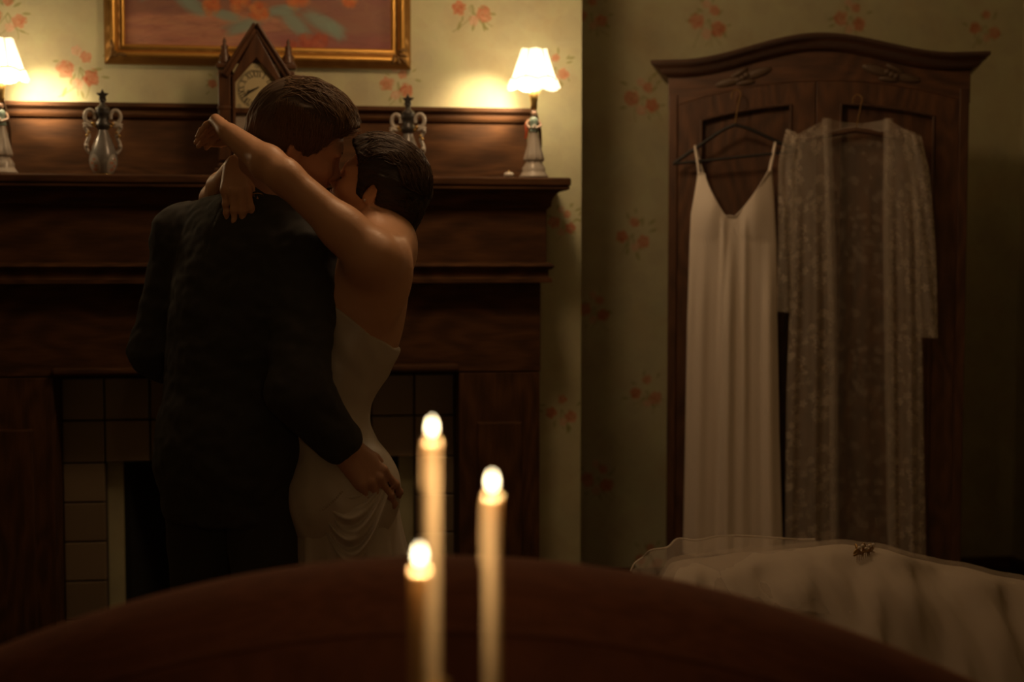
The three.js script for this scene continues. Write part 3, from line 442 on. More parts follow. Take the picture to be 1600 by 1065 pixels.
// a pixel -> place on the plane of the wardrobe front, off metres proud of it; local x, y
function onWardrobe(px, py, off = 0) {
  const r = ray(px, py), o = WA.clone().addScaledVector(WN, off), t = o.clone().sub(EYE).dot(WN) / r.dot(WN), q = r.multiplyScalar(t).add(EYE);
  return new THREE.Vector2(q.clone().sub(WMID).dot(WU), q.y);
}
const wardrobe = thing('wardrobe', 'dark brown two-door wooden wardrobe with serpentine crown behind the hanging gowns', 'wardrobe', WMID, WTURN);
{
  const w = wardrobe, hw = WWID / 2, dep = 0.40;
  const crownPx = [[1020, 95], [1065, 94], [1110, 89], [1171, 72], [1228, 57], [1272, 52], [1318, 55], [1370, 64], [1425, 76], [1480, 84], [1540, 84]];
  const pts = crownPx.map(([x, y]) => onWardrobe(x, y, 0.03)), mid = onWardrobe(1272, 52, 0.03);
  const topAt = (x) => { // symmetric crown line, from the left half
    const ax = -Math.abs(x - 0) ; const half = pts.slice(0, 6); const k = ax / -Math.abs(half[0].x); const u = 1 - clamp(k); // 0 end..1 middle
    const e = half[0].y, m = mid.y; return lerp(e, m, smooth(0.18, 1.0, u)); };
  const cr = 0.042, crownBot = (x) => topAt(x) - cr, archAt = (x) => { const e = onWardrobe(1066, 168).y, m = onWardrobe(1262, 126).y; return lerp(e, m, 1 - Math.pow(Math.abs(x) / hw, 2)); };
  const floorGap = 0.09, shoulder = crownBot(hw) - 0.005;
  // carcass
  for (const s of [-1, 1]) part('side_panel', slab(0.022, shoulder - floorGap, dep - 0.022, s * (hw - 0.011), (shoulder + floorGap) / 2, -dep / 2 - 0.010, 0.003, 1), M.armoire, w);
  part('back_panel', slab(2 * hw - 0.046, shoulder - floorGap, 0.012, 0, (shoulder + floorGap) / 2, -dep + 0.007, 0, 1), M.armoire, w);
  part('top_panel', slab(2 * hw - 0.046, 0.02, dep - 0.05, 0, shoulder - 0.012, -dep / 2 - 0.006, 0), M.armoire, w);
  part('bottom_panel', slab(2 * hw - 0.046, 0.02, dep - 0.04, 0, floorGap + 0.012, -dep / 2 - 0.006, 0), M.armoire, w);
  // front frieze: serpentine top, arched bottom
  const fz = new THREE.Shape(); const N = 40;
  for (let i = 0; i <= N; i++) { const x = lerp(-hw, hw, i / N); i ? fz.lineTo(x, crownBot(x) + 0.004) : fz.moveTo(x, crownBot(x) + 0.004); }
  for (let i = N; i >= 0; i--) { const x = lerp(-hw, hw, i / N); fz.lineTo(x, archAt(x)); } fz.closePath();
  part('frieze', metreUV(new THREE.ExtrudeGeometry(fz, { depth: 0.016, bevelEnabled: true, bevelSize: 0.002, bevelThickness: 0.002, bevelSegments: 2 }).translate(0, 0, -0.018)), M.armoire, w);
  // crown moulding swept along the serpentine
  const prof = [[-0.01, 0], [0.045, 0], [0.045, -0.008], [0.036, -0.014], [0.026, -0.018], [0.020, -0.026], [0.018, -0.034], [0.006, -0.038], [0.004, -0.042], [-0.01, -0.042], [-0.01, 0]];
  const rows = prof.map(([o, dy]) => { const r = []; for (let i = 0; i <= 60; i++) { const ex = Math.max(0, o), x = lerp(-hw - ex, hw + ex, i / 60); r.push(v3(x, topAt(clamp(x, -hw - 0.03, hw + 0.03)) + dy, o)); } return r; });
  part('crown_moulding', metreUV(quads(rows)), M.armoire, w);
  for (const s of [-1, 1]) part('crown_return', metreUV(quads(prof.map(([o, dy]) => [v3(s * (hw + Math.max(0, o)), topAt(hw + 0.03) + dy, o), v3(s * (hw + Math.max(0, o)), topAt(hw + 0.03) + dy, -dep)])), 2), M.armoire, w);
  part('crown_top', metreUV(quads([0, 1].map((t) => { const r = []; for (let i = 0; i <= 40; i++) { const x = lerp(-hw - 0.04, hw + 0.04, i / 40); r.push(v3(x, topAt(x) - 0.001, t ? -0.03 : 0.044)); } return r; }))), M.armoire, w);
  // doors with arched heads and sunk panels
  const bot = floorGap + 0.10;
  for (const s of [-1, 1]) {
    const x0 = 0.003, x1 = hw - 0.026, fr = 0.062, out = new THREE.Shape(), inn = new THREE.Path(), pan = new THREE.Shape(); const n = 16;
    const arch = (x) => archAt(x) - 0.004;
    out.moveTo(s * x0, bot); out.lineTo(s * x1, bot); for (let i = 0; i <= n; i++) { const x = lerp(x1, x0, i / n); out.lineTo(s * x, arch(x)); } out.closePath();
    const ring = (sh, e) => { sh.moveTo(s * (x0 + fr - e), bot + 0.09 - e); sh.lineTo(s * (x1 - fr + e), bot + 0.09 - e); for (let i = 0; i <= n; i++) { const x = lerp(x1 - fr + e, x0 + fr - e, i / n); sh.lineTo(s * x, arch(x) - 0.056 + e); } sh.closePath(); };
    ring(inn, 0); ring(pan, 0.004); out.holes.push(inn);
    const d = part('door', metreUV(new THREE.ExtrudeGeometry(out, { depth: 0.014, bevelEnabled: true, bevelSize: 0.0025, bevelThickness: 0.003, bevelSegments: 2 }).translate(0, 0, -0.018), 1), M.armoire, w);
    part('sunk_panel', metreUV(new THREE.ExtrudeGeometry(pan, { depth: 0.006, bevelEnabled: false }).translate(0, 0, -0.022), 1), M.armoire, d);
    const rim = []; const e = 0.002; const loop = inn.getPoints(); for (const p of loop) rim.push(v3(p.x, p.y, 0.0)); 
    part('panel_bead', merge(rim.map((p, i) => { const q = rim[(i + 1) % rim.length]; if (p.distanceTo(q) < 1e-5) return null; return new THREE.TubeGeometry(new THREE.LineCurve3(p, q), 1, 0.004, 6); }).filter(Boolean)), M.armoire, d);
    part('door_knob', merge([lathe([[0, 0], [0.012, 0], [0.010, 0.004], [0.005, 0.010], [0.009, 0.016], [0.011, 0.021], [0.007, 0.027], [0, 0.028]], 20).rotateX(Math.PI / 2)]), M.bronze, d, [s * 0.03, 0.95, -0.002]);
    // carved leaf spray on the frieze
    const c = onWardrobe(1160, 122); const gs = [];
    for (const [dx, dy, a, L] of [[0.028, 0.010, 0.35, 0.062], [-0.026, -0.008, 0.25, 0.058], [0.006, -0.010, 0.15, 0.04], [-0.006, 0.012, 0.55, 0.04]]) { const g = new THREE.SphereGeometry(0.5, 16, 10); g.scale(L, L * 0.34, 0.014); g.rotateZ(a); g.translate(dx, dy, 0); gs.push(g); }
    for (const [dx, dy] of [[0, 0], [0.008, 0.006], [-0.008, -0.004]]) gs.push(new THREE.SphereGeometry(0.007, 12, 8).translate(dx, dy, 0.003));
    const car = merge(gs).scale(1.35, 1.2, 1); if (s > 0) { car.scale(-1, 1, 1); const ix = car.attributes.position.array, nx = car.attributes.normal.array; for (const A of [ix, nx]) for (let i = 0; i < A.length; i += 9) for (let q = 0; q < 3; q++) { const t = A[i + 3 + q]; A[i + 3 + q] = A[i + 6 + q]; A[i + 6 + q] = t; } }
    part('carved_leaves', metreUV(car), M.trimPaint, w, [s * Math.abs(c.x), c.y, 0.0005]);
    part('front_stile', slab(0.024, shoulder - floorGap, 0.018, s * (hw - 0.0125), (shoulder + floorGap) / 2 - 0.04, -0.006, 0.003, 1), M.armoire, w);
    part('foot', lathe([[0, 0], [0.018, 0], [0.028, 0.02], [0.032, 0.045], [0.024, 0.065], [0.034, 0.075], [0.034, floorGap + 0.002], [0, floorGap + 0.002]], 24), M.armoire, w, [s * (hw - 0.045), 0, -0.05]);
    part('foot', lathe([[0, 0], [0.018, 0], [0.028, 0.02], [0.032, 0.045], [0.024, 0.065], [0.034, 0.075], [0.034, floorGap + 0.002], [0, floorGap + 0.002]], 24), M.armoire, w, [s * (hw - 0.045), 0, -dep + 0.05]);
  }
  part('base_rail', slab(2 * hw - 0.004, 0.10, 0.02, 0, floorGap + 0.05, -0.012, 0.004), M.armoire, w);
}

const cloth = {
  slip: phy({ color: lin(0.80, 0.70, 0.60), roughness: 0.55, sheen: 0.5, sheenRoughness: 0.5, sheenColor: lin(0.8, 0.7, 0.6) }),
  trim: phy({ color: lin(0.60, 0.52, 0.43), roughness: 0.8, transparent: true, opacity: 0.32 }),
};
const laceAlpha = canvasTex(1024, 1024, (x) => {
  x.fillStyle = '#505050'; x.fillRect(0, 0, 1024, 1024);                       // net ground
  x.strokeStyle = '#787878'; x.lineWidth = 1.4; for (let i = 0; i < 1024; i += 8) { x.beginPath(); x.moveTo(i, 0); x.lineTo(i, 1024); x.stroke(); x.beginPath(); x.moveTo(0, i); x.lineTo(1024, i); x.stroke(); }
  const wrap = (f) => { for (const ox of [-1024, 0, 1024]) for (const oy of [-1024, 0, 1024]) { x.save(); x.translate(ox, oy); f(); x.restore(); } };
  for (let k = 0; k < 90; k++) { const cx = rnd() * 1024, cy = rnd() * 1024, r = rr(16, 36), n = 5 + Math.floor(rnd() * 3), a0 = rnd() * 6;
    wrap(() => { x.fillStyle = '#a8a8a8'; for (let p = 0; p < n; p++) { const a = a0 + p / n * 6.283; x.beginPath(); x.ellipse(cx + r * 0.62 * Math.cos(a), cy + r * 0.62 * Math.sin(a), r * 0.45, r * 0.27, a, 0, 6.283); x.fill(); } x.fillStyle = '#808080'; x.beginPath(); x.arc(cx, cy, r * 0.2, 0, 6.283); x.fill(); }); }
  for (let k = 0; k < 70; k++) { const cx = rnd() * 1024, cy = rnd() * 1024, a = rnd() * 6, L = rr(50, 110), b = rr(-60, 60);
    wrap(() => { x.save(); x.translate(cx, cy); x.rotate(a); x.strokeStyle = '#a0a0a0'; x.lineWidth = 4; x.beginPath(); x.moveTo(0, 0); x.quadraticCurveTo(L / 2, b, L, 0); x.stroke(); x.fillStyle = '#a6a6a6'; for (let q = 1; q < 5; q++) { x.beginPath(); x.ellipse(q * L / 5, b * 0.45 * Math.sin(q / 5 * 3.14) + (q % 2 ? 10 : -10), 14, 6, q % 2 ? 0.6 : -0.6, 0, 6.283); x.fill(); } x.restore(); }); }
}, false);
const laceMat = (ru, rv, op = 0.85) => { const t = laceAlpha.clone(); t.repeat.set(ru, rv); t.needsUpdate = true; return phy({ color: lin(0.62, 0.53, 0.43), roughness: 0.8, transparent: true, alphaMap: t, opacity: op }); };

function hangerShape(parent, mat, hook, left, right, barY, z, r = 0.004) {      // local points on the wardrobe plane
  const m = v3((left.x + right.x) / 2, hook.y - 0.075, z);
  part('hook', curveTube([v3(hook.x - 0.012, hook.y - 0.006, z - 0.010), v3(hook.x - 0.010, hook.y + 0.010, z - 0.012), v3(hook.x, hook.y + 0.018, z - 0.010), v3(hook.x + 0.012, hook.y + 0.008, z - 0.004), v3(hook.x + 0.008, hook.y - 0.014, z), v3(m.x, m.y + 0.004, z)], 0.0018, 30, 8), M.bronze, parent);
  const arm = (e) => curveTube([m, v3(lerp(m.x, e.x, 0.2), lerp(m.y, e.y, 0.14), z), v3(lerp(m.x, e.x, 0.6), lerp(m.y, e.y, 0.56), z), v3(e.x, e.y, z)], r, 20, 8);
  part('shoulder_bar', merge([arm(left), arm(right)]), mat, parent);
  if (barY) part('cross_bar', curveTube([v3(left.x, left.y, z), v3((left.x + right.x) / 2, barY, z), v3(right.x, right.y, z)], r * 0.8, 16, 8), mat, parent);
}
const onFront = (name, label, cat) => { const t = thing(name, label, cat, WMID, WTURN); return t; };
const tableOf = (list) => (y) => { for (let i = 0; i < list.length - 1; i++) if (y >= list[i][0] && y <= list[i + 1][0]) return lerp(list[i][1], list[i + 1][1], (y - list[i][0]) / (list[i + 1][0] - list[i][0])); return y < list[0][0] ? list[0][1] : list[list.length - 1][1]; };

// ---- slip dress on a black hanger
{
  const off = 0.035, L = (px, py, o = off) => onWardrobe(px, py, o);
  const hg = onFront('clothes_hanger', 'black hanger carrying the ivory slip dress', 'hanger');
  hangerShape(hg, M.black, L(1150, 150), L(1052, 256), L(1246, 236), (L(1052, 256).y + L(1246, 236).y) / 2, off, 0.0048);
  const d = onFront('slip_dress', 'plain ivory slip dress with thin straps hanging on the wardrobe', 'dress');
  const left = tableOf([[268, 1091], [300, 1086], [335, 1080], [376, 1078], [500, 1074], [680, 1071], [880, 1067]]), right = tableOf([[262, 1206], [300, 1209], [330, 1211], [380, 1214], [500, 1215], [680, 1218], [880, 1224]]);
  const neckF = (u) => { const x = u; if (x < 0.10) return 270 + x * 20; if (x < 0.42) return lerp(272, 339, Math.pow((x - 0.10) / 0.32, 0.85)); if (x < 0.52) return 339 - 1.5 * Math.sin((x - 0.42) / 0.1 * 3.14); if (x < 0.95) return lerp(339, 268, Math.pow((x - 0.52) / 0.43, 1.15)); return 268; };
  const neckB = (u) => 330 + 18 * Math.sin(u * Math.PI);
  const folds = (u, py) => { const t = smooth(330, 520, py); return 0.012 * t * (Math.sin(u * 15 + 0.4) * 0.7 + Math.sin(u * 27 + 1 + py * 0.002) * 0.45 + Math.sin(u * 41 + py * 0.003) * 0.3) + 0.008 * Math.exp(-Math.pow((u - 0.40 + (py - 340) * 0.0002) / 0.03, 2)) * smooth(335, 360, py) * (1 - smooth(470, 700, py)) + 0.006 * Math.exp(-Math.pow((u - 0.64) / 0.035, 2)) * smooth(330, 360, py) * (1 - smooth(600, 800, py)); };
  const sheet = (front) => { const rows = [], NV = 80, NU = 70; for (let j = 0; j <= NV; j++) { const r = []; for (let i = 0; i <= NU; i++) { const u = i / NU, py = lerp(front ? neckF(u) : neckB(u), 862 + 3 * Math.sin(u * 9), j / NV), px = lerp(left(py), right(py), u); const q = L(px, py);
      const bulge = Math.sqrt(Math.max(0, 1 - Math.pow(2 * u - 1, 2))), bust = front ? 0.014 * Math.exp(-Math.pow((py - 335) / 42, 2)) * (Math.exp(-Math.pow((u - 0.24) / 0.15, 2)) + Math.exp(-Math.pow((u - 0.76) / 0.15, 2))) : 0; const seam = front ? -0.0025 * Math.exp(-Math.pow((py - (377 - 26 * Math.exp(-Math.pow((u - 0.47) / 0.1, 2)))) / 3, 2)) : 0;
      r.push(v3(q.x, q.y, off + (front ? 0.012 + 0.020 * bulge + bust + seam + folds(u, py) * bulge : 0.010 - 0.016 * bulge))); } rows.push(r); } return quads(rows); };
  part('front_panel', sheet(true), cloth.slip, d); part('back_panel', sheet(false), cloth.slip, d);
  const strap = (pts) => { const g = curveTube(pts, 0.0034, 16, 8); return g; };
  const q3 = (px, py, z) => { const q = L(px, py); return v3(q.x, q.y, z); };
  part('strap', strap([q3(1093, 274, off + 0.018), q3(1090, 250, off + 0.014), q3(1086, 229, off + 0.006), q3(1087, 230, off - 0.006), q3(1096, 262, off - 0.008), q3(1112, 330, off - 0.004)]), cloth.slip, d);
  part('strap', strap([q3(1203, 270, off + 0.018), q3(1208, 245, off + 0.014), q3(1212, 222, off + 0.006), q3(1211, 224, off - 0.006), q3(1203, 260, off - 0.008), q3(1192, 332, off - 0.004)]), cloth.slip, d);
  const edge = []; for (let i = 0; i <= 40; i++) { const u = i / 40, py = neckF(u), q = L(lerp(left(py), right(py), u), py), b = Math.sqrt(Math.max(0, 1 - Math.pow(2 * u - 1, 2))); edge.push(v3(q.x, q.y, off + 0.0125 + 0.020 * b + 0.004)); } part('neckline_binding', curveTube(edge, 0.0016, 80, 6), cloth.slip, d);
}
// ---- lace robe on a wooden hanger
{
  const off = 0.04, L = (px, py, o = off) => onWardrobe(px, py, o), q3 = (px, py, z) => { const q = L(px, py); return v3(q.x, q.y, z); };
  const hg = onFront('clothes_hanger', 'wooden hanger inside the sheer lace robe', 'hanger');
  hangerShape(hg, M.armoire, L(1340, 158), L(1245, 222), L(1432, 222), 0, off, 0.007);
  const d = onFront('lace_robe', 'sheer white floral lace robe with long sleeves hanging beside the slip dress', 'robe');
  const fold = (u, py, n, a) => a * smooth(230, 480, py) * (Math.sin(u * n + 0.5) + 0.5 * Math.sin(u * n * 2.1 + py * 0.004 + 1));
  const pane = (lx, rx, ty, by, z0, bul, n, a) => { const rows = []; for (let j = 0; j <= 60; j++) { const r = []; for (let i = 0; i <= 30; i++) { const u = i / 30, py = lerp(ty(u), by, j / 60); r.push(q3(lerp(lx(py), rx(py), u), py, z0 + bul * Math.sin(u * Math.PI) + fold(u, py, n, a))); } rows.push(r); } return quads(rows); };
  const bl = tableOf([[190, 1236], [260, 1238], [480, 1234], [600, 1229], [900, 1226]]), br = tableOf([[190, 1434], [260, 1432], [520, 1440], [700, 1443], [900, 1447]]);
  const shTop = (u) => 190 + 26 * Math.pow(Math.abs(2 * u - 1), 1.6);
  part('back_panel', pane(bl, br, (u) => shTop(u) + 6, 905, off - 0.016, -0.004, 34, 0.005), laceMat(1.0, 3.4, 0.5), d);
  part('front_panel', pane(bl, tableOf([[180, 1292], [300, 1296], [500, 1303], [900, 1306]]), (u) => lerp(216, 186, u), 905, off + 0.018, 0.008, 13, 0.006), laceMat(0.4, 3.4), d);
  part('front_panel', pane(tableOf([[180, 1384], [300, 1382], [500, 1384], [900, 1390]]), br, (u) => lerp(186, 216, u), 905, off + 0.018, 0.008, 12, 0.006), laceMat(0.4, 3.4), d);
  const band = (xs, dx, z0) => { const rows = []; for (let j = 0; j <= 50; j++) { const py = lerp(186, 905, j / 50), r = []; for (let i = 0; i <= 6; i++) { const x = xs(py) + dx * i / 6; r.push(q3(x, py, z0 + 0.004 * Math.sin(i / 6 * 3.14) + 0.003 * Math.sin(py * 0.03))); } rows.push(r); } return quads(rows); };
  part('edge_band', band(tableOf([[180, 1284], [300, 1289], [500, 1294], [900, 1297]]), 14, off + 0.026), cloth.trim, d); part('edge_band', band(tableOf([[180, 1380], [300, 1378], [500, 1380], [900, 1386]]), 15, off + 0.026), cloth.trim, d);
  { const rows = []; for (let j = 0; j <= 6; j++) { const r = []; for (let i = 0; i <= 24; i++) { const u = i / 24, a = u * Math.PI; r.push(q3(lerp(1290, 1390, u), 186 + j * 3 + 14 * Math.sin(a) * 0.4, off + 0.024 - 0.036 * Math.sin(a))); } rows.push(r); } part('neck_band', quads(rows), cloth.trim, d); }
  const sleeve = (cx, hw, y0, y1) => { const rows = []; for (let j = 0; j <= 40; j++) { const py = lerp(y0, y1, j / 40), r = []; for (let i = 0; i < 36; i++) { const a = i / 36 * 6.2832; r.push(q3(cx(py) + hw(py) * Math.cos(a) * (1 + 0.08 * Math.sin(a * 3 + py * 0.02)), py + 6 * Math.cos(a) * (py < 300 ? 1 : 0.2), off + 0.004 + 0.022 * Math.sin(a) + 0.004 * Math.sin(a * 5 + py * 0.03))); } rows.push(r); } return quads(rows, true); };
  part('sleeve', sleeve(tableOf([[205, 1244], [260, 1232], [487, 1226]]), tableOf([[205, 14], [260, 15], [487, 13]]), 208, 487), laceMat(0.5, 1.3), d);
  part('sleeve', sleeve(tableOf([[205, 1426], [260, 1436], [400, 1445], [527, 1449]]), tableOf([[205, 14], [260, 16], [527, 17]]), 208, 527), laceMat(0.5, 1.4), d);
}

// ================================================================== gown heaped on a bench
{
  const c = P(1330, 900, 3.02); const turn = -YAW;
  const bench = thing('upholstered_bench', 'low bench buried under the heaped tulle gown', 'bench', v3(c.x + 0.06, 0, c.z - 0.02), turn);
  part('seat_pad', slab(1.0, 0.10, 0.30, 0, 0.36, -0.04, 0.04), std({ color: lin(0.08, 0.03, 0.02), roughness: 0.9 }), bench);
  part('apron', slab(0.96, 0.06, 0.26, 0, 0.285, -0.04, 0.006), M.armoire, bench);
  for (const [sx, sz] of [[-1, -1], [1, -1], [-1, 1], [1, 1]]) part('leg', lathe([[0, 0], [0.014, 0], [0.018, 0.1], [0.022, 0.2], [0.018, 0.22], [0.024, 0.26], [0, 0.26]], 16), M.armoire, bench, [sx * 0.44, 0, sz * 0.10 - 0.04]);
  const gown = thing('tulle_gown', 'white tulle wedding gown heaped over the bench before the wardrobe', 'gown', v3(c.x + 0.06, 0, c.z - 0.02), turn);
  const skinMat = phy({ color: lin(0.60, 0.52, 0.43), roughness: 0.85, sheen: 0.4, sheenColor: lin(0.8, 0.7, 0.6) });
  const net = phy({ color: lin(0.62, 0.52, 0.42), roughness: 0.9, transparent: true, opacity: 0.30 });
  // outline of the heap along its length (local x -> crest height), read off the photograph
  const loc = (px, py) => { const q = P(px, py, 3.0); return [q.clone().sub(gown.position).dot(v3(Math.cos(YAW), 0, Math.sin(YAW))), q.y]; };
  const crest = [[992, 930], [1020, 900], [1080, 884], [1160, 876], [1260, 867], [1330, 861], [1400, 868], [1480, 890], [1560, 906], [1640, 925], [1760, 960]].map(([x, y]) => loc(x, y));
  const crestAt = tableOf(crest), x0 = crest[0][0], x1 = crest[crest.length - 1][0];
  const heap = (grow, lift, fold, seedN) => { const rows = []; for (let j = 0; j <= 60; j++) { const r = []; for (let i = 0; i <= 110; i++) { const u = i / 110, x = lerp(x0 - grow, x1 + grow, u), t = j / 60 * 2 - 1;                       // t: back -1 .. front 1
        const cy = crestAt(clamp(x, x0, x1)) + lift, end = smooth(0, 0.09, u) * smooth(0, 0.06, 1 - u); const zr = 0.30 + grow * 0.6;
        const ridge = noise3(x * 6 + seedN, t * 2.4, 0.5) * 0.5 + noise3(x * 13 + seedN, t * 1.6 + x * 4, 1.7) * 0.34 + noise3(x * 30 - t * 6, t * 3, seedN) * 0.14;
        const f = Math.pow(Math.abs(t), 2.6), base = 0.04 + 0.02 * ridge; const top = lerp(0.30, cy, Math.pow(end, 0.45));
        const y = Math.max(0.012, lerp(top, base, f) + ridge * fold * (1 - f * 0.6) * (0.35 + 0.65 * Math.abs(t)) * end);
        r.push(v3(x + ridge * fold * 0.6, y, t * zr * (1 + 0.35 * f) + ridge * fold)); } rows.push(r); } return quads(rows); };
  part('skirt', heap(0, 0, 0.022, 3.1), skinMat, gown);
  part('tulle_layer', heap(0.004, 0.011, 0.022, 3.1), net, gown);
  // stiff net edge that stands up in a loop at the near end
  const arcP = [[994, 915], [1012, 893], [1050, 873], [1100, 862], [1165, 858], [1240, 861], [1300, 866]];
  { const rows = []; for (let j = 0; j <= 12; j++) { const r = []; for (let i = 0; i <= 48; i++) { const t = i / 48 * (arcP.length - 1), k = Math.min(arcP.length - 2, Math.floor(t)), f = t - k; const px = lerp(arcP[k][0], arcP[k + 1][0], f), py = lerp(arcP[k][1], arcP[k + 1][1], f); const [x, y] = loc(px, py); const s = j / 12; r.push(v3(x + 0.02 * s + 0.006 * Math.sin(i * 0.9), y - s * s * 0.10 + 0.004 * Math.sin(i * 0.7 + j), lerp(-0.10, 0.16, s) + 0.012 * Math.sin(i * 0.5 + 1))); } rows.push(r); } part('net_edge', quads(rows), net, gown);
    const hem = []; for (let i = 0; i <= 12; i++) { hem.push(rows[0][i * 4]); } part('hem_cord', curveTube(hem, 0.0022, 60, 6), skinMat, gown); }
  // hair ornament lying on the heap
  const p = P(1350, 868, 3.0), orn = thing('hair_ornament', 'small gilt leaf hair comb lying on the tulle gown', 'hair comb', p, 0.4);
  const gl = std({ color: lin(0.42, 0.26, 0.10), metalness: 0.6, roughness: 0.45 });
  part('comb_spine', curveTube([v3(-0.03, 0.004, 0.0), v3(-0.012, 0.010, 0.006), v3(0.010, 0.011, 0.006), v3(0.028, 0.004, 0)], 0.0026, 20, 8), gl, orn);
  for (let k = 0; k < 9; k++) { const g = new THREE.SphereGeometry(0.5, 12, 8); g.scale(0.020, 0.008, 0.005); g.rotateZ(0.5 + k * 0.3); g.rotateY(k * 1.3); part('leaf', g, gl, orn, [-0.026 + k * 0.0062, 0.014 + 0.006 * Math.sin(k * 1.7), 0.004 * Math.cos(k * 2)]); }
  for (let k = 0; k < 8; k++) part('tooth', new THREE.CylinderGeometry(0.0008, 0.0006, 0.024, 6), gl, orn, [-0.022 + k * 0.006, -0.005, 0.002]);
  for (let k = 0; k < 5; k++) part('pearl', new THREE.SphereGeometry(0.0042, 10, 8), phy({ color: lin(0.6, 0.5, 0.4), roughness: 0.2, clearcoat: 1 }), orn, [-0.02 + k * 0.010, 0.020 + 0.004 * Math.sin(k * 2.2), 0.006]);
}

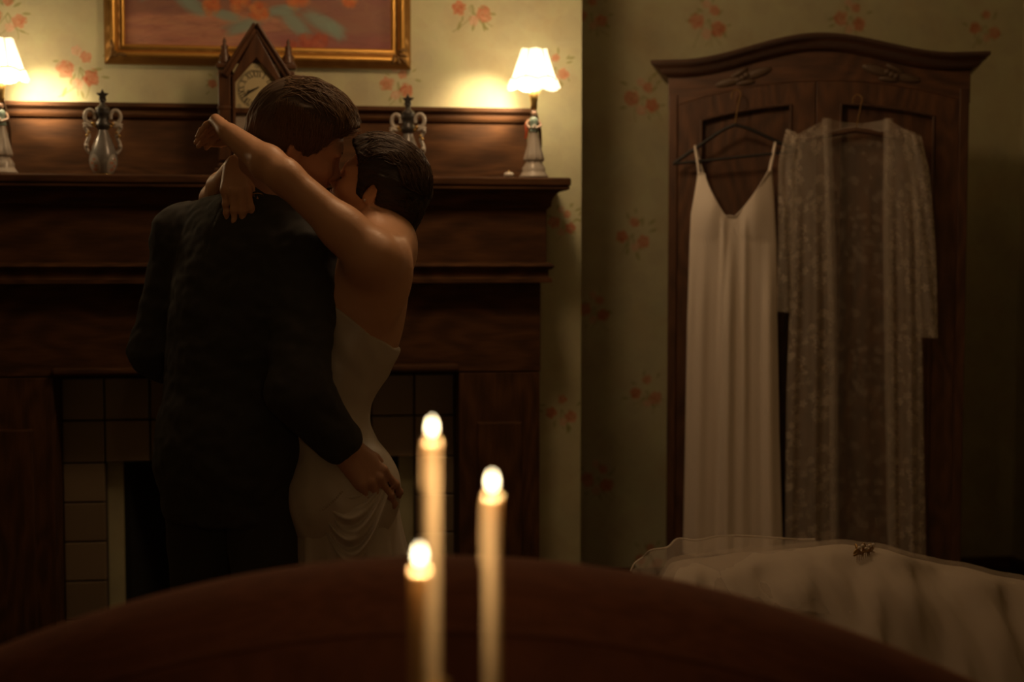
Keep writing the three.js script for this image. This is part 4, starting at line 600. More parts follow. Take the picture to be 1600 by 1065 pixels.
// ================================================================== the couple
// ---- distance fields: tapered capsules and ellipsoids joined by a smooth minimum, meshed with surface nets
class Field {
  constructor() { this.p = []; this.warp = null; }
  cap(a, b, ra, rb, k = 0.02, cut = false) { const d = b.clone().sub(a); this.p.push({ t: 0, a, d, dd: Math.max(d.lengthSq(), 1e-9), ra, rb, k, cut }); return this; }
  chain(pts, rs, k = 0.02) { for (let i = 0; i < pts.length - 1; i++) this.cap(pts[i], pts[i + 1], rs[i], rs[i + 1], k); return this; }
  ell(c, r, basis, k = 0.02, cut = false) { this.p.push({ t: 1, a: c, r, b: basis, k, cut, m: Math.min(...r) }); return this; }
  fn(f, cut = true, k = 0.004) { this.p.push({ t: 2, f, k, cut }); return this; }
  one(q, x, y, z) {
    if (q.t === 2) return q.f(x, y, z);
    const px = x - q.a.x, py = y - q.a.y, pz = z - q.a.z;
    if (q.t === 0) { const h = clamp((px * q.d.x + py * q.d.y + pz * q.d.z) / q.dd); const ex = px - q.d.x * h, ey = py - q.d.y * h, ez = pz - q.d.z * h; return Math.sqrt(ex * ex + ey * ey + ez * ez) - (q.ra + (q.rb - q.ra) * h); }
    const [A, B, C] = q.b, [r0, r1, r2] = q.r; const u = (px * A.x + py * A.y + pz * A.z) / r0, v = (px * B.x + py * B.y + pz * B.z) / r1, w = (px * C.x + py * C.y + pz * C.z) / r2;
    const k0 = Math.sqrt(u * u + v * v + w * w), k1 = Math.sqrt(u * u / (r0 * r0) + v * v / (r1 * r1) + w * w / (r2 * r2)); return k1 < 1e-9 ? -q.m : k0 * (k0 - 1) / k1;
  }
  at(x, y, z, list = this.p) {
    let d = 1e3;
    for (const q of list) { const e = this.one(q, x, y, z), k = q.k;
      if (q.cut) { const h = Math.max(k - Math.abs(d + e), 0) / k; d = Math.max(d, -e) + h * h * k * 0.25; }
      else { const h = Math.max(k - Math.abs(d - e), 0) / k; d = Math.min(d, e) - h * h * k * 0.25; } }
    return this.warp ? d + this.warp(x, y, z) : d;
  }
  mesh(lo, hi, cell, origin = v3(0, 0, 0)) {
    const B = 8, nb = [0, 1, 2].map((i) => Math.ceil((hi.getComponent(i) - lo.getComponent(i)) / (cell * B))), n = nb.map((b) => b * B + 1), [nx, ny, nz] = n;
    const g = new Float32Array(nx * ny * nz).fill(1), id = (i, j, k) => i + nx * (j + ny * k), half = cell * B * 0.87, lists = new Map();
    for (let bk = 0; bk < nb[2]; bk++) for (let bj = 0; bj < nb[1]; bj++) for (let bi = 0; bi < nb[0]; bi++) {
      const cx = lo.x + (bi + 0.5) * B * cell, cy = lo.y + (bj + 0.5) * B * cell, cz = lo.z + (bk + 0.5) * B * cell, d = this.at(cx, cy, cz);
      const far = Math.abs(d) > half * 1.6 + 0.02; let list = this.p;
      if (!far) { list = this.p.filter((q) => { if (q.t === 2) return true; const e = this.one(q, cx, cy, cz); return e < Math.abs(d) + half * 2.4 + q.k + 0.02; }); lists.set(bi + 1000 * (bj + 1000 * bk), list); }
      for (let k = 0; k <= B; k++) for (let j = 0; j <= B; j++) for (let i = 0; i <= B; i++) { const at = id(bi * B + i, bj * B + j, bk * B + k); if (far) { if (g[at] === 1) g[at] = d; } else g[at] = this.at(lo.x + (bi * B + i) * cell, lo.y + (bj * B + j) * cell, lo.z + (bk * B + k) * cell, list); }
    }
    const vid = new Int32Array(nx * ny * nz).fill(-1), pos = [], idx = [];
    for (let k = 0; k < nz - 1; k++) for (let j = 0; j < ny - 1; j++) for (let i = 0; i < nx - 1; i++) {
      let m = 0, sx = 0, sy = 0, sz = 0, c = 0; const v = [];
      for (let q = 0; q < 8; q++) { const e = g[id(i + (q & 1), j + (q >> 1 & 1), k + (q >> 2))]; v.push(e); if (e < 0) m |= 1 << q; }
      if (m === 0 || m === 255) continue;
      for (const [a, b] of EDGES) { if ((v[a] < 0) === (v[b] < 0)) continue; const t = v[a] / (v[a] - v[b]); sx += (a & 1) + t * ((b & 1) - (a & 1)); sy += (a >> 1 & 1) + t * ((b >> 1 & 1) - (a >> 1 & 1)); sz += (a >> 2) + t * ((b >> 2) - (a >> 2)); c++; }
      vid[id(i, j, k)] = pos.length / 3; pos.push(lo.x + (i + sx / c) * cell, lo.y + (j + sy / c) * cell, lo.z + (k + sz / c) * cell);
    }
    for (let k = 1; k < nz - 1; k++) for (let j = 1; j < ny - 1; j++) for (let i = 1; i < nx - 1; i++) {
      const s = g[id(i, j, k)] < 0;
      const face = (e, a, b, c, d) => { if ((g[e] < 0) === s) return; if (Math.min(a, b, c, d) < 0) return; s ? idx.push(a, b, c, a, c, d) : idx.push(a, c, b, a, d, c); };
      face(id(i + 1, j, k), vid[id(i, j - 1, k - 1)], vid[id(i, j, k - 1)], vid[id(i, j, k)], vid[id(i, j - 1, k)]);
      face(id(i, j + 1, k), vid[id(i - 1, j, k - 1)], vid[id(i - 1, j, k)], vid[id(i, j, k)], vid[id(i, j, k - 1)]);
      face(id(i, j, k + 1), vid[id(i - 1, j - 1, k)], vid[id(i, j - 1, k)], vid[id(i, j, k)], vid[id(i - 1, j, k)]);
    }
    const nrm = new Float32Array(pos.length), uv = new Float32Array(pos.length / 3 * 2), e = cell * 0.6;
    for (let i = 0; i < pos.length; i += 3) { const [x, y, z] = [pos[i], pos[i + 1], pos[i + 2]]; const L = lists.get(Math.floor((x - lo.x) / (cell * B)) + 1000 * (Math.floor((y - lo.y) / (cell * B)) + 1000 * Math.floor((z - lo.z) / (cell * B)))) ?? this.p, a = this.at(x + e, y, z, L) - this.at(x - e, y, z, L), b = this.at(x, y + e, z, L) - this.at(x, y - e, z, L), c = this.at(x, y, z + e, L) - this.at(x, y, z - e, L), l = Math.hypot(a, b, c) || 1; nrm[i] = a / l; nrm[i + 1] = b / l; nrm[i + 2] = c / l; uv[i / 3 * 2] = x + z; uv[i / 3 * 2 + 1] = y; pos[i] -= origin.x; pos[i + 1] -= origin.y; pos[i + 2] -= origin.z; }
    const o = new THREE.BufferGeometry(); o.setAttribute('position', new THREE.Float32BufferAttribute(pos, 3)); o.setAttribute('normal', new THREE.BufferAttribute(nrm, 3)); o.setAttribute('uv', new THREE.BufferAttribute(uv, 2)); o.setIndex(idx); return o;
  }
}
const EDGES = [[0, 1], [2, 3], [4, 5], [6, 7], [0, 2], [1, 3], [4, 6], [5, 7], [0, 4], [1, 5], [2, 6], [3, 7]];
const CX = v3(Math.cos(YAW), 0, Math.sin(YAW)), CZ = TOWARD;                    // picture right, towards the camera (both level)
const dir = (x, y, z) => CX.clone().multiplyScalar(x).addScaledVector(UP, y).addScaledVector(CZ, z).normalize();
const frameOf = (f, upHint) => { const F2 = f.clone().normalize(), S = upHint.clone().cross(F2).normalize(), U = F2.clone().cross(S).normalize(); return [F2, U, S]; };

function headFrame(c, f, u, scale = 1) { const [F2, U, S] = frameOf(f, u); const h = (a, b, s) => c.clone().addScaledVector(F2, a * scale).addScaledVector(U, b * scale).addScaledVector(S, s * scale); h.b = [F2, U, S]; h.s = scale; h.c = c; h.local = (x, y, z) => { const d = v3(x, y, z).sub(c); return [d.dot(F2) / scale, d.dot(U) / scale, d.dot(S) / scale]; }; return h; }
function addHead(s, h, male) {
  const e = (f, u, w, r, k = 0.012, cut = false) => s.ell(h(f, u, w), r.map((x) => x * h.s), h.b, k, cut), z = h.s;
  e(-0.012, 0.026, 0, [0.096, 0.086, 0.074], 0.03);
  e(0.026, -0.028, 0, [0.064, 0.086, 0.060], 0.03);
  for (const w of [-1, 1]) {
    s.cap(h(0.0, -0.058, w * 0.048), h(0.062, -0.102, w * 0.014), 0.021 * z, 0.019 * z, 0.025);
    e(0.060, -0.034, w * 0.036, [0.028, 0.028, 0.026], 0.025);
  }
  e(0.074, 0.016, 0, [0.016, 0.012, 0.052], 0.02);
  for (const w of [-1, 1]) { e(0.092, -0.006, w * 0.031, [0.016, 0.013, 0.018], 0.012, true); e(0.0745, -0.010, w * 0.031, [0.013, 0.0125, 0.015], 0.006); e(0.083, 0.012, w * 0.032, [0.006, 0.005, 0.022], 0.008); }
  s.cap(h(0.084, 0.004, 0), h(0.108, -0.036, 0), 0.007 * z, 0.0115 * z, 0.012);
  for (const w of [-1, 1]) e(0.098, -0.040, w * 0.0115, [0.010, 0.008, 0.008], 0.006);
  e(0.086, -0.062, 0, [0.013, 0.012, 0.024], 0.014); e(0.094, -0.061, 0, [0.008, 0.0045, 0.019], 0.004); e(0.091, -0.071, 0, [0.009, 0.0055, 0.017], 0.004);
  e(0.074, -0.104, 0, [0.019, 0.016, 0.022], 0.016);
  for (const w of [-1, 1]) { const eb = frameOf(h.b[0].clone().multiplyScalar(0.9).addScaledVector(h.b[2], -w * 0.45), h.b[1].clone().addScaledVector(h.b[0], -0.25)); s.ell(h(-0.012, -0.014, w * (male ? 0.076 : 0.084)), [0.0185 * z, 0.032 * z, 0.006 * z], eb, 0.006); s.ell(h(-0.002, -0.030, w * (male ? 0.0735 : 0.081)), [0.010 * z, 0.012 * z, 0.006 * z], eb, 0.006); s.ell(h(-0.006, -0.010, w * (male ? 0.084 : 0.092)), [0.009 * z, 0.017 * z, 0.005 * z], eb, 0.004, true); }
}
// palm and five fingers; D towards the knuckles, N out of the back of the hand, T towards the thumb
function addHand(s, wrist, D, N, T, { curls, spread = 0.06, scale = 1, thumb = [0.5, 0.3, 0.2], thumbOut = 0.7 }) {
  D = D.clone().normalize(); T = T.clone().addScaledVector(D, -T.dot(D)).normalize(); N = D.clone().cross(T).multiplyScalar(Math.sign(D.clone().cross(T).dot(N)) || 1).normalize();
  const z = scale, at = (d, t, n) => wrist.clone().addScaledVector(D, d * z).addScaledVector(T, t * z).addScaledVector(N, n * z);
  const base = [0.026, 0.0085, -0.009, -0.0255], reach = [0.084, 0.088, 0.083, 0.074], len = [[0.041, 0.025, 0.020], [0.045, 0.028, 0.021], [0.042, 0.026, 0.020], [0.033, 0.020, 0.018]], rad = [0.0088, 0.009, 0.0085, 0.0075], tips = [];
  for (let i = 0; i < 4; i++) s.cap(at(0.008, base[i] * 0.55, 0), at(reach[i] - 0.004, base[i], -0.001), 0.0135 * z, 0.0105 * z, 0.012);
  s.cap(at(0.014, 0.016, -0.006), at(0.052, 0.026, -0.009), 0.014 * z, 0.011 * z, 0.014); s.cap(at(0.02, -0.014, -0.006), at(0.06, -0.022, -0.006), 0.012 * z, 0.010 * z, 0.014);
  for (let i = 0; i < 4; i++) {
    let p = at(reach[i] - 0.006, base[i], 0.001), a = 0; const out = (1.5 - i) * spread;
    for (let q = 0; q < 3; q++) { a += curls[i][q]; const d = D.clone().multiplyScalar(Math.cos(a)).addScaledVector(N, -Math.sin(a)).addScaledVector(T, out * Math.cos(a)).normalize(); const e = p.clone().addScaledVector(d, len[i][q] * z); s.cap(p, e, rad[i] * z * (1 - 0.07 * q), rad[i] * z * (0.97 - 0.09 * (q + 1)), q ? 0.003 : 0.006); s.ell(p.clone().addScaledVector(N, 0.0015), [rad[i] * z * 1.03, rad[i] * z * 1.03, rad[i] * z * 1.03], [D, N, T], 0.004); p = e; }
    tips.push(p);
  }
  let p = at(0.022, 0.022, -0.008), a = thumbOut; const tl = [0.040, 0.032, 0.026]; let b = 0;
  for (let q = 0; q < 3; q++) { b += thumb[q]; const d = D.clone().multiplyScalar(Math.cos(a)).addScaledVector(T, Math.sin(a)).addScaledVector(N, -Math.sin(b) * 0.8).normalize(); const e = p.clone().addScaledVector(d, tl[q] * z); s.cap(p, e, (0.0125 - 0.0016 * q) * z, (0.0112 - 0.0016 * q) * z, q ? 0.003 : 0.010); p = e; a -= 0.22; }
  return { tips, at };
}
function settle(field, p, off) {                       // move a point onto a field's surface, off metres above it
  for (let k = 0; k < 4; k++) { const e = 0.0015, d = field.at(p.x, p.y, p.z) - off, gx = field.at(p.x + e, p.y, p.z) - off - d, gy = field.at(p.x, p.y + e, p.z) - off - d, gz = field.at(p.x, p.y, p.z + e) - off - d, l = Math.hypot(gx, gy, gz) || 1; p.x -= gx / l * d * 0.9; p.y -= gy / l * d * 0.9; p.z -= gz / l * d * 0.9; }
  return p;
}
function strands(list, mat, parent, origin, r = 0.0007) {     // thin hair locks, joined into one mesh
  const gs = list.map((pts) => { const g = new THREE.TubeGeometry(new THREE.CatmullRomCurve3(pts.map((p) => p.clone().sub(origin))), 9, r, 4); const q = g.attributes.position, n = g.parameters.tubularSegments; const c = new THREE.CatmullRomCurve3(pts.map((p) => p.clone().sub(origin))); for (let i = 0; i <= n; i++) { const m = c.getPointAt(i / n), f = 1 - 0.85 * Math.pow(i / n, 3); for (let k = 0; k <= 4; k++) { const at = i * 5 + k; q.setXYZ(at, lerp(m.x, q.getX(at), f), lerp(m.y, q.getY(at), f), lerp(m.z, q.getZ(at), f)); } } return g; });
  return part('hair_locks', merge(gs), mat, parent);
}
const poreBump = dataTex(256, 256, (u, v) => { const a = 6.2832 * u, b = 6.2832 * v, t = 0.5 + 0.5 * noise3(Math.cos(a) * 16, Math.sin(a) * 16, Math.cos(b) * 16 + Math.sin(b) * 9); return [t, t, t]; }, false); poreBump.repeat.set(14, 14);
const weave = dataTex(256, 256, (u, v) => { const t = 0.5 + 0.25 * Math.sin(u * 6.2832 * 64) * Math.sin(v * 6.2832 * 64) + 0.2 * noise3(u * 90, v * 90, 2); return [t, t, t]; }, false); weave.repeat.set(12, 12);
const skinHer = phy({ color: lin(0.72, 0.40, 0.235), roughness: 0.38, bumpMap: poreBump, bumpScale: 0.0003, sheen: 0.2, sheenColor: lin(0.6, 0.3, 0.2) });
const skinHim = phy({ color: lin(0.52, 0.28, 0.18), roughness: 0.5, bumpMap: poreBump, bumpScale: 0.0003 });
const hairHim = phy({ color: lin(0.075, 0.043, 0.023), roughness: 0.62, sheen: 0.3, sheenColor: lin(0.3, 0.16, 0.08) });
const hairHer = phy({ color: lin(0.026, 0.015, 0.009), roughness: 0.62, sheen: 0.2, sheenColor: lin(0.2, 0.1, 0.05) });
const locksHim = phy({ color: lin(0.17, 0.095, 0.048), roughness: 0.42 }), locksHer = phy({ color: lin(0.07, 0.038, 0.022), roughness: 0.45 });
const suit = phy({ color: lin(0.045, 0.043, 0.041), roughness: 0.85, bumpMap: weave, bumpScale: 0.0004, sheen: 0.2, sheenColor: lin(0.15, 0.14, 0.13) });
const satin = phy({ color: lin(0.60, 0.53, 0.45), roughness: 0.42, sheen: 0.4, sheenColor: lin(0.7, 0.6, 0.5) });

const GROUND = 0.0005;
// ------------------------------------------------------------------ him, from behind
{
  const base = P(375, 900, 2.90); base.y = GROUND;
  const man = thing('person', 'person in a dark suit seen from behind, head bent into a kiss', 'person', base);
  const Lat = dir(0.82, 0, 0.57), Fwd = dir(0.57, 0, -0.82), TB = [Lat, UP, Fwd];
  const J = { pel: P(372, 700, 2.90), wa: P(378, 610, 2.90), ch: P(388, 480, 2.90), nk: P(418, 322, 2.89), sL: P(292, 372, 2.99), sR: P(478, 388, 2.81), eL: P(248, 545, 3.02), wL: P(380, 628, 3.16), eR: P(468, 612, 2.70), wR: P(538, 700, 2.725) };
  const hd = headFrame(P(469, 220, 2.87), dir(0.84, -0.42, -0.30), dir(0.46, 0.9, 0.06), 0.91);
  // body: one figure under the clothes
  const b = new Field(); addHead(b, hd, true);
  b.chain([hd(-0.04, -0.03, 0), hd(-0.045, -0.10, 0), J.nk.clone().addScaledVector(UP, -0.03)], [0.058, 0.058, 0.07], 0.03);
  b.ell(J.ch, [0.16, 0.20, 0.10], TB, 0.05).ell(J.wa, [0.135, 0.16, 0.092], TB, 0.06).ell(J.pel, [0.15, 0.12, 0.105], TB, 0.06);
  b.chain([J.nk, J.sL], [0.05, 0.052], 0.04).chain([J.nk, J.sR], [0.05, 0.052], 0.04);
  b.chain([J.sL, J.eL, J.wL], [0.050, 0.040, 0.029], 0.03).chain([J.sR, J.eR, J.wR], [0.050, 0.040, 0.029], 0.03);
  const kn = [P(335, 1005, 2.95), P(432, 1010, 2.84)], an = [P(330, 1290, 2.98), P(440, 1290, 2.86)], hp = [J.pel.clone().addScaledVector(Lat, -0.085), J.pel.clone().addScaledVector(Lat, 0.085)];
  for (let i = 0; i < 2; i++) { an[i].y = 0.09; b.chain([hp[i].addScaledVector(UP, -0.04), kn[i], an[i]], [0.085, 0.054, 0.040], 0.04); b.cap(an[i].clone().addScaledVector(UP, -0.05), an[i].clone().addScaledVector(Fwd, 0.14).setY(0.035), 0.035, 0.028, 0.03); }
  addHand(b, J.wR, dir(0.62, -0.70, -0.06), dir(0.45, 0.35, 0.8), dir(0.6, 0.5, -0.5), { curls: [[0.4, 0.4, 0.3], [0.42, 0.42, 0.3], [0.44, 0.42, 0.3], [0.46, 0.42, 0.3]], scale: 1.05, spread: 0.1, thumbOut: 0.5 });
  addHand(b, J.wL, dir(0.9, -0.1, 0.1), dir(0.1, 0.2, -0.9), dir(0, 1, 0), { curls: [[0.3, 0.3, 0.2], [0.3, 0.3, 0.2], [0.3, 0.3, 0.2], [0.3, 0.3, 0.2]], scale: 1.05, spread: 0.1 });
  part('body', b.mesh(v3(base.x - 0.42, 0, base.z - 0.42), v3(base.x + 0.46, 1.68, base.z + 0.32), 0.0052, base), skinHim, man);
  // hair
  const line = tableOf([[-0.12, -0.09], [-0.085, -0.082], [-0.05, -0.058], [-0.03, -0.035], [0.0, -0.022], [0.022, -0.026], [0.036, 0.0], [0.05, 0.035], [0.072, 0.062], [0.10, 0.085], [0.15, 0.09]]);
  const hr = new Field(); hr.ell(hd(-0.016, 0.030, 0), [0.104, 0.094, 0.083], hd.b, 0.02).ell(hd(0.030, 0.068, 0), [0.072, 0.046, 0.062], hd.b, 0.04).ell(hd(-0.058, -0.02, 0), [0.050, 0.060, 0.064], hd.b, 0.03);
  hr.warp = (x, y, z) => { const [f, u, s] = hd.local(x, y, z); return 0.0021 * noise3(f * 7 + u * 5, s * 48, u * 12 - f * 10) + 0.0008 * noise3(f * 18, s * 190 + 7, u * 30); };
  hr.fn((x, y, z) => { const [f, u, s] = hd.local(x, y, z); return -(line(f) - u - 0.006 * noise3(f * 60, s * 60, u * 20)) * 0.75; }, true, 0.012);
  const hair = part('hair', hr.mesh(hd.c.clone().addScalar(-0.16), hd.c.clone().addScalar(0.16), 0.0028, base), hairHim, man);
  { const L = []; for (let k = 0; k < 2600; k++) { // combed from the parting over the crown to the brow
      const s0 = rr(-0.07, 0.076), f0 = rr(-0.085, 0.03), len = rr(0.05, 0.10), lift = k % 9 ? rr(0.001, 0.005) : rr(0.005, 0.012), pts = [], down = Math.abs(s0) > 0.055 ? 1 : 0;
      for (let q = 0; q <= 5; q++) { const t = q / 5; const f = f0 + len * t * (down ? 0.35 : 1), s = s0 * (1 + 0.25 * t) + 0.006 * Math.sin(t * 3 + k), uu = down ? lerp(0.06, -0.01, t) + rr(-0.004, 0.004) : 1; const R = [0.104, 0.094, 0.083]; const a = clamp((f + 0.016) / R[0], -0.98, 0.98), c = clamp(s / R[2], -0.98, 0.98); let u = 0.030 + R[1] * Math.sqrt(Math.max(0.0, 1 - a * a - c * c)) ; if (down) u = Math.max(line(f) + 0.008, Math.min(u, uu)); u += f > 0.0 && !down ? 0.012 * smooth(0, 0.05, f) * (1 - smooth(0.07, 0.1, f)) : 0; const out = lift * (0.3 + t); pts.push(settle(hr, hd(f, u, s * 1.04), out * 0.55)); }
      L.push(pts); }
    strands(L, locksHim, hair, base, 0.0006); }
  for (const w of [-1, 1]) part('eyebrow', curveTube([hd(0.086, 0.012, w * 0.015), hd(0.089, 0.018, w * 0.03), hd(0.080, 0.013, w * 0.05)].map((p) => p.sub(base)), 0.0035, 12, 6), hairHim, man);
  // jacket
  const j = new Field(), dn = (p, d) => p.clone().addScaledVector(UP, d);
  j.ell(J.ch, [0.185, 0.235, 0.130], TB, 0.05).ell(J.wa, [0.162, 0.20, 0.118], TB, 0.08).ell(dn(J.pel, 0.0), [0.175, 0.17, 0.132], TB, 0.08);
  j.cap(dn(J.pel, -0.02).addScaledVector(Lat, -0.045), dn(J.pel, -0.15).addScaledVector(Lat, -0.05), 0.125, 0.118, 0.06).cap(dn(J.pel, -0.02).addScaledVector(Lat, 0.045), dn(J.pel, -0.15).addScaledVector(Lat, 0.05), 0.125, 0.118, 0.06);
  j.cap(dn(J.nk, -0.035), dn(J.sL, 0.006), 0.066, 0.066, 0.05).cap(dn(J.nk, -0.035), dn(J.sR, 0.002), 0.066, 0.064, 0.05);
  j.chain([J.sL, J.eL, J.eL.clone().lerp(J.wL, 0.85)], [0.068, 0.057, 0.045], 0.035).chain([J.sR, J.eR, J.eR.clone().lerp(J.wR, 0.86)], [0.066, 0.058, 0.046], 0.035);
  const nkTop = hd(-0.05, -0.11, 0);
  j.cap(dn(J.nk, -0.02), nkTop.clone().lerp(J.nk, 0.45), 0.074, 0.066, 0.03);
  j.warp = (x, y, z) => 0.0035 * noise3(x * 9, y * 15 + x * 6, z * 9) + 0.002 * noise3(x * 26, y * 30, z * 26) - 0.0025 * Math.exp(-Math.pow(((x - J.ch.x) * Lat.x + (z - J.ch.z) * Lat.z) / 0.003, 2)) * -1;
  const hem = dn(J.pel, -0.145).y; j.fn((x, y, z) => y - hem + 0.0, true, 0.006);
  j.p[j.p.length - 1].f = (x, y, z) => (y - hem) ;      // keep what lies above the hem
  j.fn((x, y, z) => { const d = v3(x, y, z).sub(nkTop.clone().lerp(J.nk, 0.42)), ax = nkTop.clone().sub(J.nk).normalize(); return -(d.dot(ax)) ; }, true, 0.006);
  j.p.pop();
  part('jacket', j.mesh(v3(base.x - 0.42, hem - 0.03, base.z - 0.42), v3(base.x + 0.46, 1.55, base.z + 0.34), 0.0075, base), suit, man);
  // collar: a folded band round the neck
  { const rows = [], ax = nkTop.clone().sub(J.nk).normalize(), o = dn(J.nk, -0.012), e1 = Lat.clone().addScaledVector(ax, -Lat.dot(ax)).normalize(), e2 = ax.clone().cross(e1); for (let q = 0; q <= 5; q++) { const r = []; for (let i = 0; i < 40; i++) { const a = i / 40 * 6.2832, hgt = [0.0, 0.030, 0.044, 0.040, 0.018, -0.006][q], rad = [0.062, 0.062, 0.064, 0.070, 0.078, 0.086][q]; r.push(o.clone().addScaledVector(ax, hgt).addScaledVector(e1, rad * Math.cos(a)).addScaledVector(e2, rad * Math.sin(a)).sub(base)); } rows.push(r); } part('jacket_collar', quads(rows, true), suit, man);
    const rows2 = []; for (let q = 0; q <= 3; q++) { const r = []; for (let i = 0; i < 40; i++) { const a = i / 40 * 6.2832; r.push(o.clone().addScaledVector(ax, [0.0, 0.03, 0.052, 0.05][q]).addScaledVector(e1, [0.060, 0.0605, 0.0605, 0.058][q] * Math.cos(a)).addScaledVector(e2, [0.060, 0.0605, 0.0605, 0.058][q] * Math.sin(a)).sub(base)); } rows2.push(r); } part('shirt_collar', quads(rows2, true), std({ color: lin(0.45, 0.42, 0.38), roughness: 0.8 }), man); }
  const tr = new Field(); tr.ell(J.pel, [0.158, 0.125, 0.113], TB, 0.05); for (let i = 0; i < 2; i++) tr.chain([hp[i], kn[i], dn(an[i], -0.02)], [0.098, 0.075, 0.062], 0.03);
  tr.warp = (x, y, z) => 0.004 * noise3(x * 10, y * 9, z * 10); tr.fn((x, y, z) => y - 0.055, true, 0.004);
  part('trousers', tr.mesh(v3(base.x - 0.34, 0.03, base.z - 0.34), v3(base.x + 0.34, 1.06, base.z + 0.34), 0.009, base), suit, man);
  const shoe = phy({ color: lin(0.012, 0.010, 0.009), roughness: 0.3, clearcoat: 0.5 });
  for (let i = 0; i < 2; i++) { const s = new Field(); const a = an[i].clone().setY(0.045); s.cap(a.clone().addScaledVector(Fwd, -0.03), a.clone().addScaledVector(Fwd, 0.16).setY(0.034), 0.042, 0.033, 0.02).cap(a, an[i].clone().setY(0.075), 0.042, 0.044, 0.02); s.fn((x, y, z) => y - 0.001, true, 0.002); part('shoe', s.mesh(v3(a.x - 0.26, -0.01, a.z - 0.26), v3(a.x + 0.26, 0.14, a.z + 0.26), 0.006, base), shoe, man); }
}
// ------------------------------------------------------------------ her, arms round his neck
{
  const base = P(560, 900, 2.90); base.y = GROUND;
  const wo = thing('person', 'person in a low-backed white gown with both arms round the neck of the suited person', 'person', base);
  const J = { nk: P(598, 362, 2.875), ch: P(570, 448, 2.875), rib: P(550, 545, 2.88), wa: P(500, 648, 2.87), hip: P(534, 752, 2.87), sL: P(585, 402, 2.735), sR: P(556, 378, 3.0), eL: P(444, 275, 2.70), wL: P(360, 210, 2.785), eR: P(338, 312, 3.02), wR: P(369, 258, 2.835) };
  const hd = headFrame(P(587, 290, 2.915), dir(-0.91, 0.41, -0.04), dir(0.41, 1, 0.04), 0.77);
  const spine = (a, c) => c.clone().sub(a).normalize(), B = (up) => { const X = CX.clone().addScaledVector(up, -CX.dot(up)).normalize(); return [X, up, X.clone().cross(up)]; };
  const b = new Field(); addHead(b, hd, false);
  b.chain([hd(-0.03, -0.05, 0), hd(-0.035, -0.11, 0), J.nk.clone().addScaledVector(UP, -0.03)], [0.046, 0.045, 0.055], 0.035);
  const up1 = spine(J.rib, J.nk), up2 = spine(J.wa, J.rib);
  b.ell(J.ch, [0.088, 0.125, 0.125], B(up1), 0.05).ell(J.rib, [0.086, 0.13, 0.115], B(up2), 0.05).ell(J.wa, [0.072, 0.10, 0.098], B(UP), 0.07).ell(J.hip, [0.088, 0.11, 0.140], B(UP), 0.07);
  b.cap(P(525, 470, 2.82), P(522, 474, 2.82), 0.052, 0.05, 0.04).cap(P(525, 470, 2.94), P(522, 474, 2.94), 0.052, 0.05, 0.04);
  b.ell(P(575, 760, 2.82), [0.055, 0.07, 0.06], B(UP), 0.04).ell(P(575, 760, 2.93), [0.055, 0.07, 0.06], B(UP), 0.04);
  b.chain([J.nk.clone().addScaledVector(UP, -0.02), J.sL], [0.045, 0.048], 0.05).chain([J.nk.clone().addScaledVector(UP, -0.02), J.sR], [0.045, 0.048], 0.05);
  // shoulder blade and deltoid on the near side, then the arms
  b.ell(P(603, 445, 2.785), [0.045, 0.075, 0.03], B(up1), 0.05);
  b.chain([J.sL, J.sL.clone().lerp(J.eL, 0.35), J.eL], [0.050, 0.039, 0.0315], 0.03).chain([J.eL, J.eL.clone().lerp(J.wL, 0.3), J.wL], [0.031, 0.032, 0.0215], 0.02);
  b.chain([J.sR, J.sR.clone().lerp(J.eR, 0.35), J.eR], [0.046, 0.038, 0.032], 0.03).chain([J.eR, J.eR.clone().lerp(J.wR, 0.35), J.wR], [0.032, 0.031, 0.0215], 0.02);
  const legs = [[P(528, 800, 2.80), P(535, 1060, 2.84), P(540, 1300, 2.86)], [P(528, 800, 2.94), P(540, 1060, 2.97), P(552, 1300, 3.0)]];
  for (const l of legs) { l[2].y = 0.075; b.chain(l, [0.078, 0.048, 0.034], 0.05); b.cap(l[2].clone().setY(0.04), l[2].clone().addScaledVector(dir(-1, 0, -0.3), 0.14).setY(0.028), 0.03, 0.022, 0.02); }
  // near hand: hangs from the bent wrist beyond his neck, fingers loosely closed
  const hl = addHand(b, J.wL, dir(-0.43, 0.43, -0.80), dir(0.685, 0.727, 0.025), dir(0.592, -0.537, -0.607), { curls: [[1.0, 0.35, 0.25], [1.05, 0.4, 0.25], [1.1, 0.4, 0.3], [1.15, 0.45, 0.3]], scale: 0.80, spread: 0.03, thumb: [0.6, 0.3, 0.2], thumbOut: 0.35 });
  // far hand: drapes over his shoulder, back of the hand to the camera
  const hrt = addHand(b, J.wR, dir(0.10, -0.80, 0.58), dir(0.05, 0.58, 0.80), dir(1, 0.06, 0.05), { curls: [[0.55, 0.22, 0.15], [0.50, 0.18, 0.12], [0.50, 0.18, 0.12], [0.55, 0.2, 0.15]], scale: 0.88, spread: 0.05, thumb: [0.25, 0.15, 0.1], thumbOut: 0.42 });
  part('body', b.mesh(v3(base.x - 0.42, 0, base.z - 0.40), v3(base.x + 0.28, 1.60, base.z + 0.40), 0.0040, base), skinHer, wo);
  // ring on the draped hand
  { const a = hrt.at(0.045, 0.040, -0.004); const g = new THREE.Group(); const band = part('ring', new THREE.TorusGeometry(0.0098, 0.0012, 8, 28), M.brass, wo, P(403, 305, 2.80).sub(base), [1.2, 0, 0.1]); part('stone', new THREE.OctahedronGeometry(0.0028, 0), phy({ color: lin(0.95, 0.95, 0.95), roughness: 0.02, clearcoat: 1, metalness: 0.3 }), band, [0, -0.0098, 0.003]); }
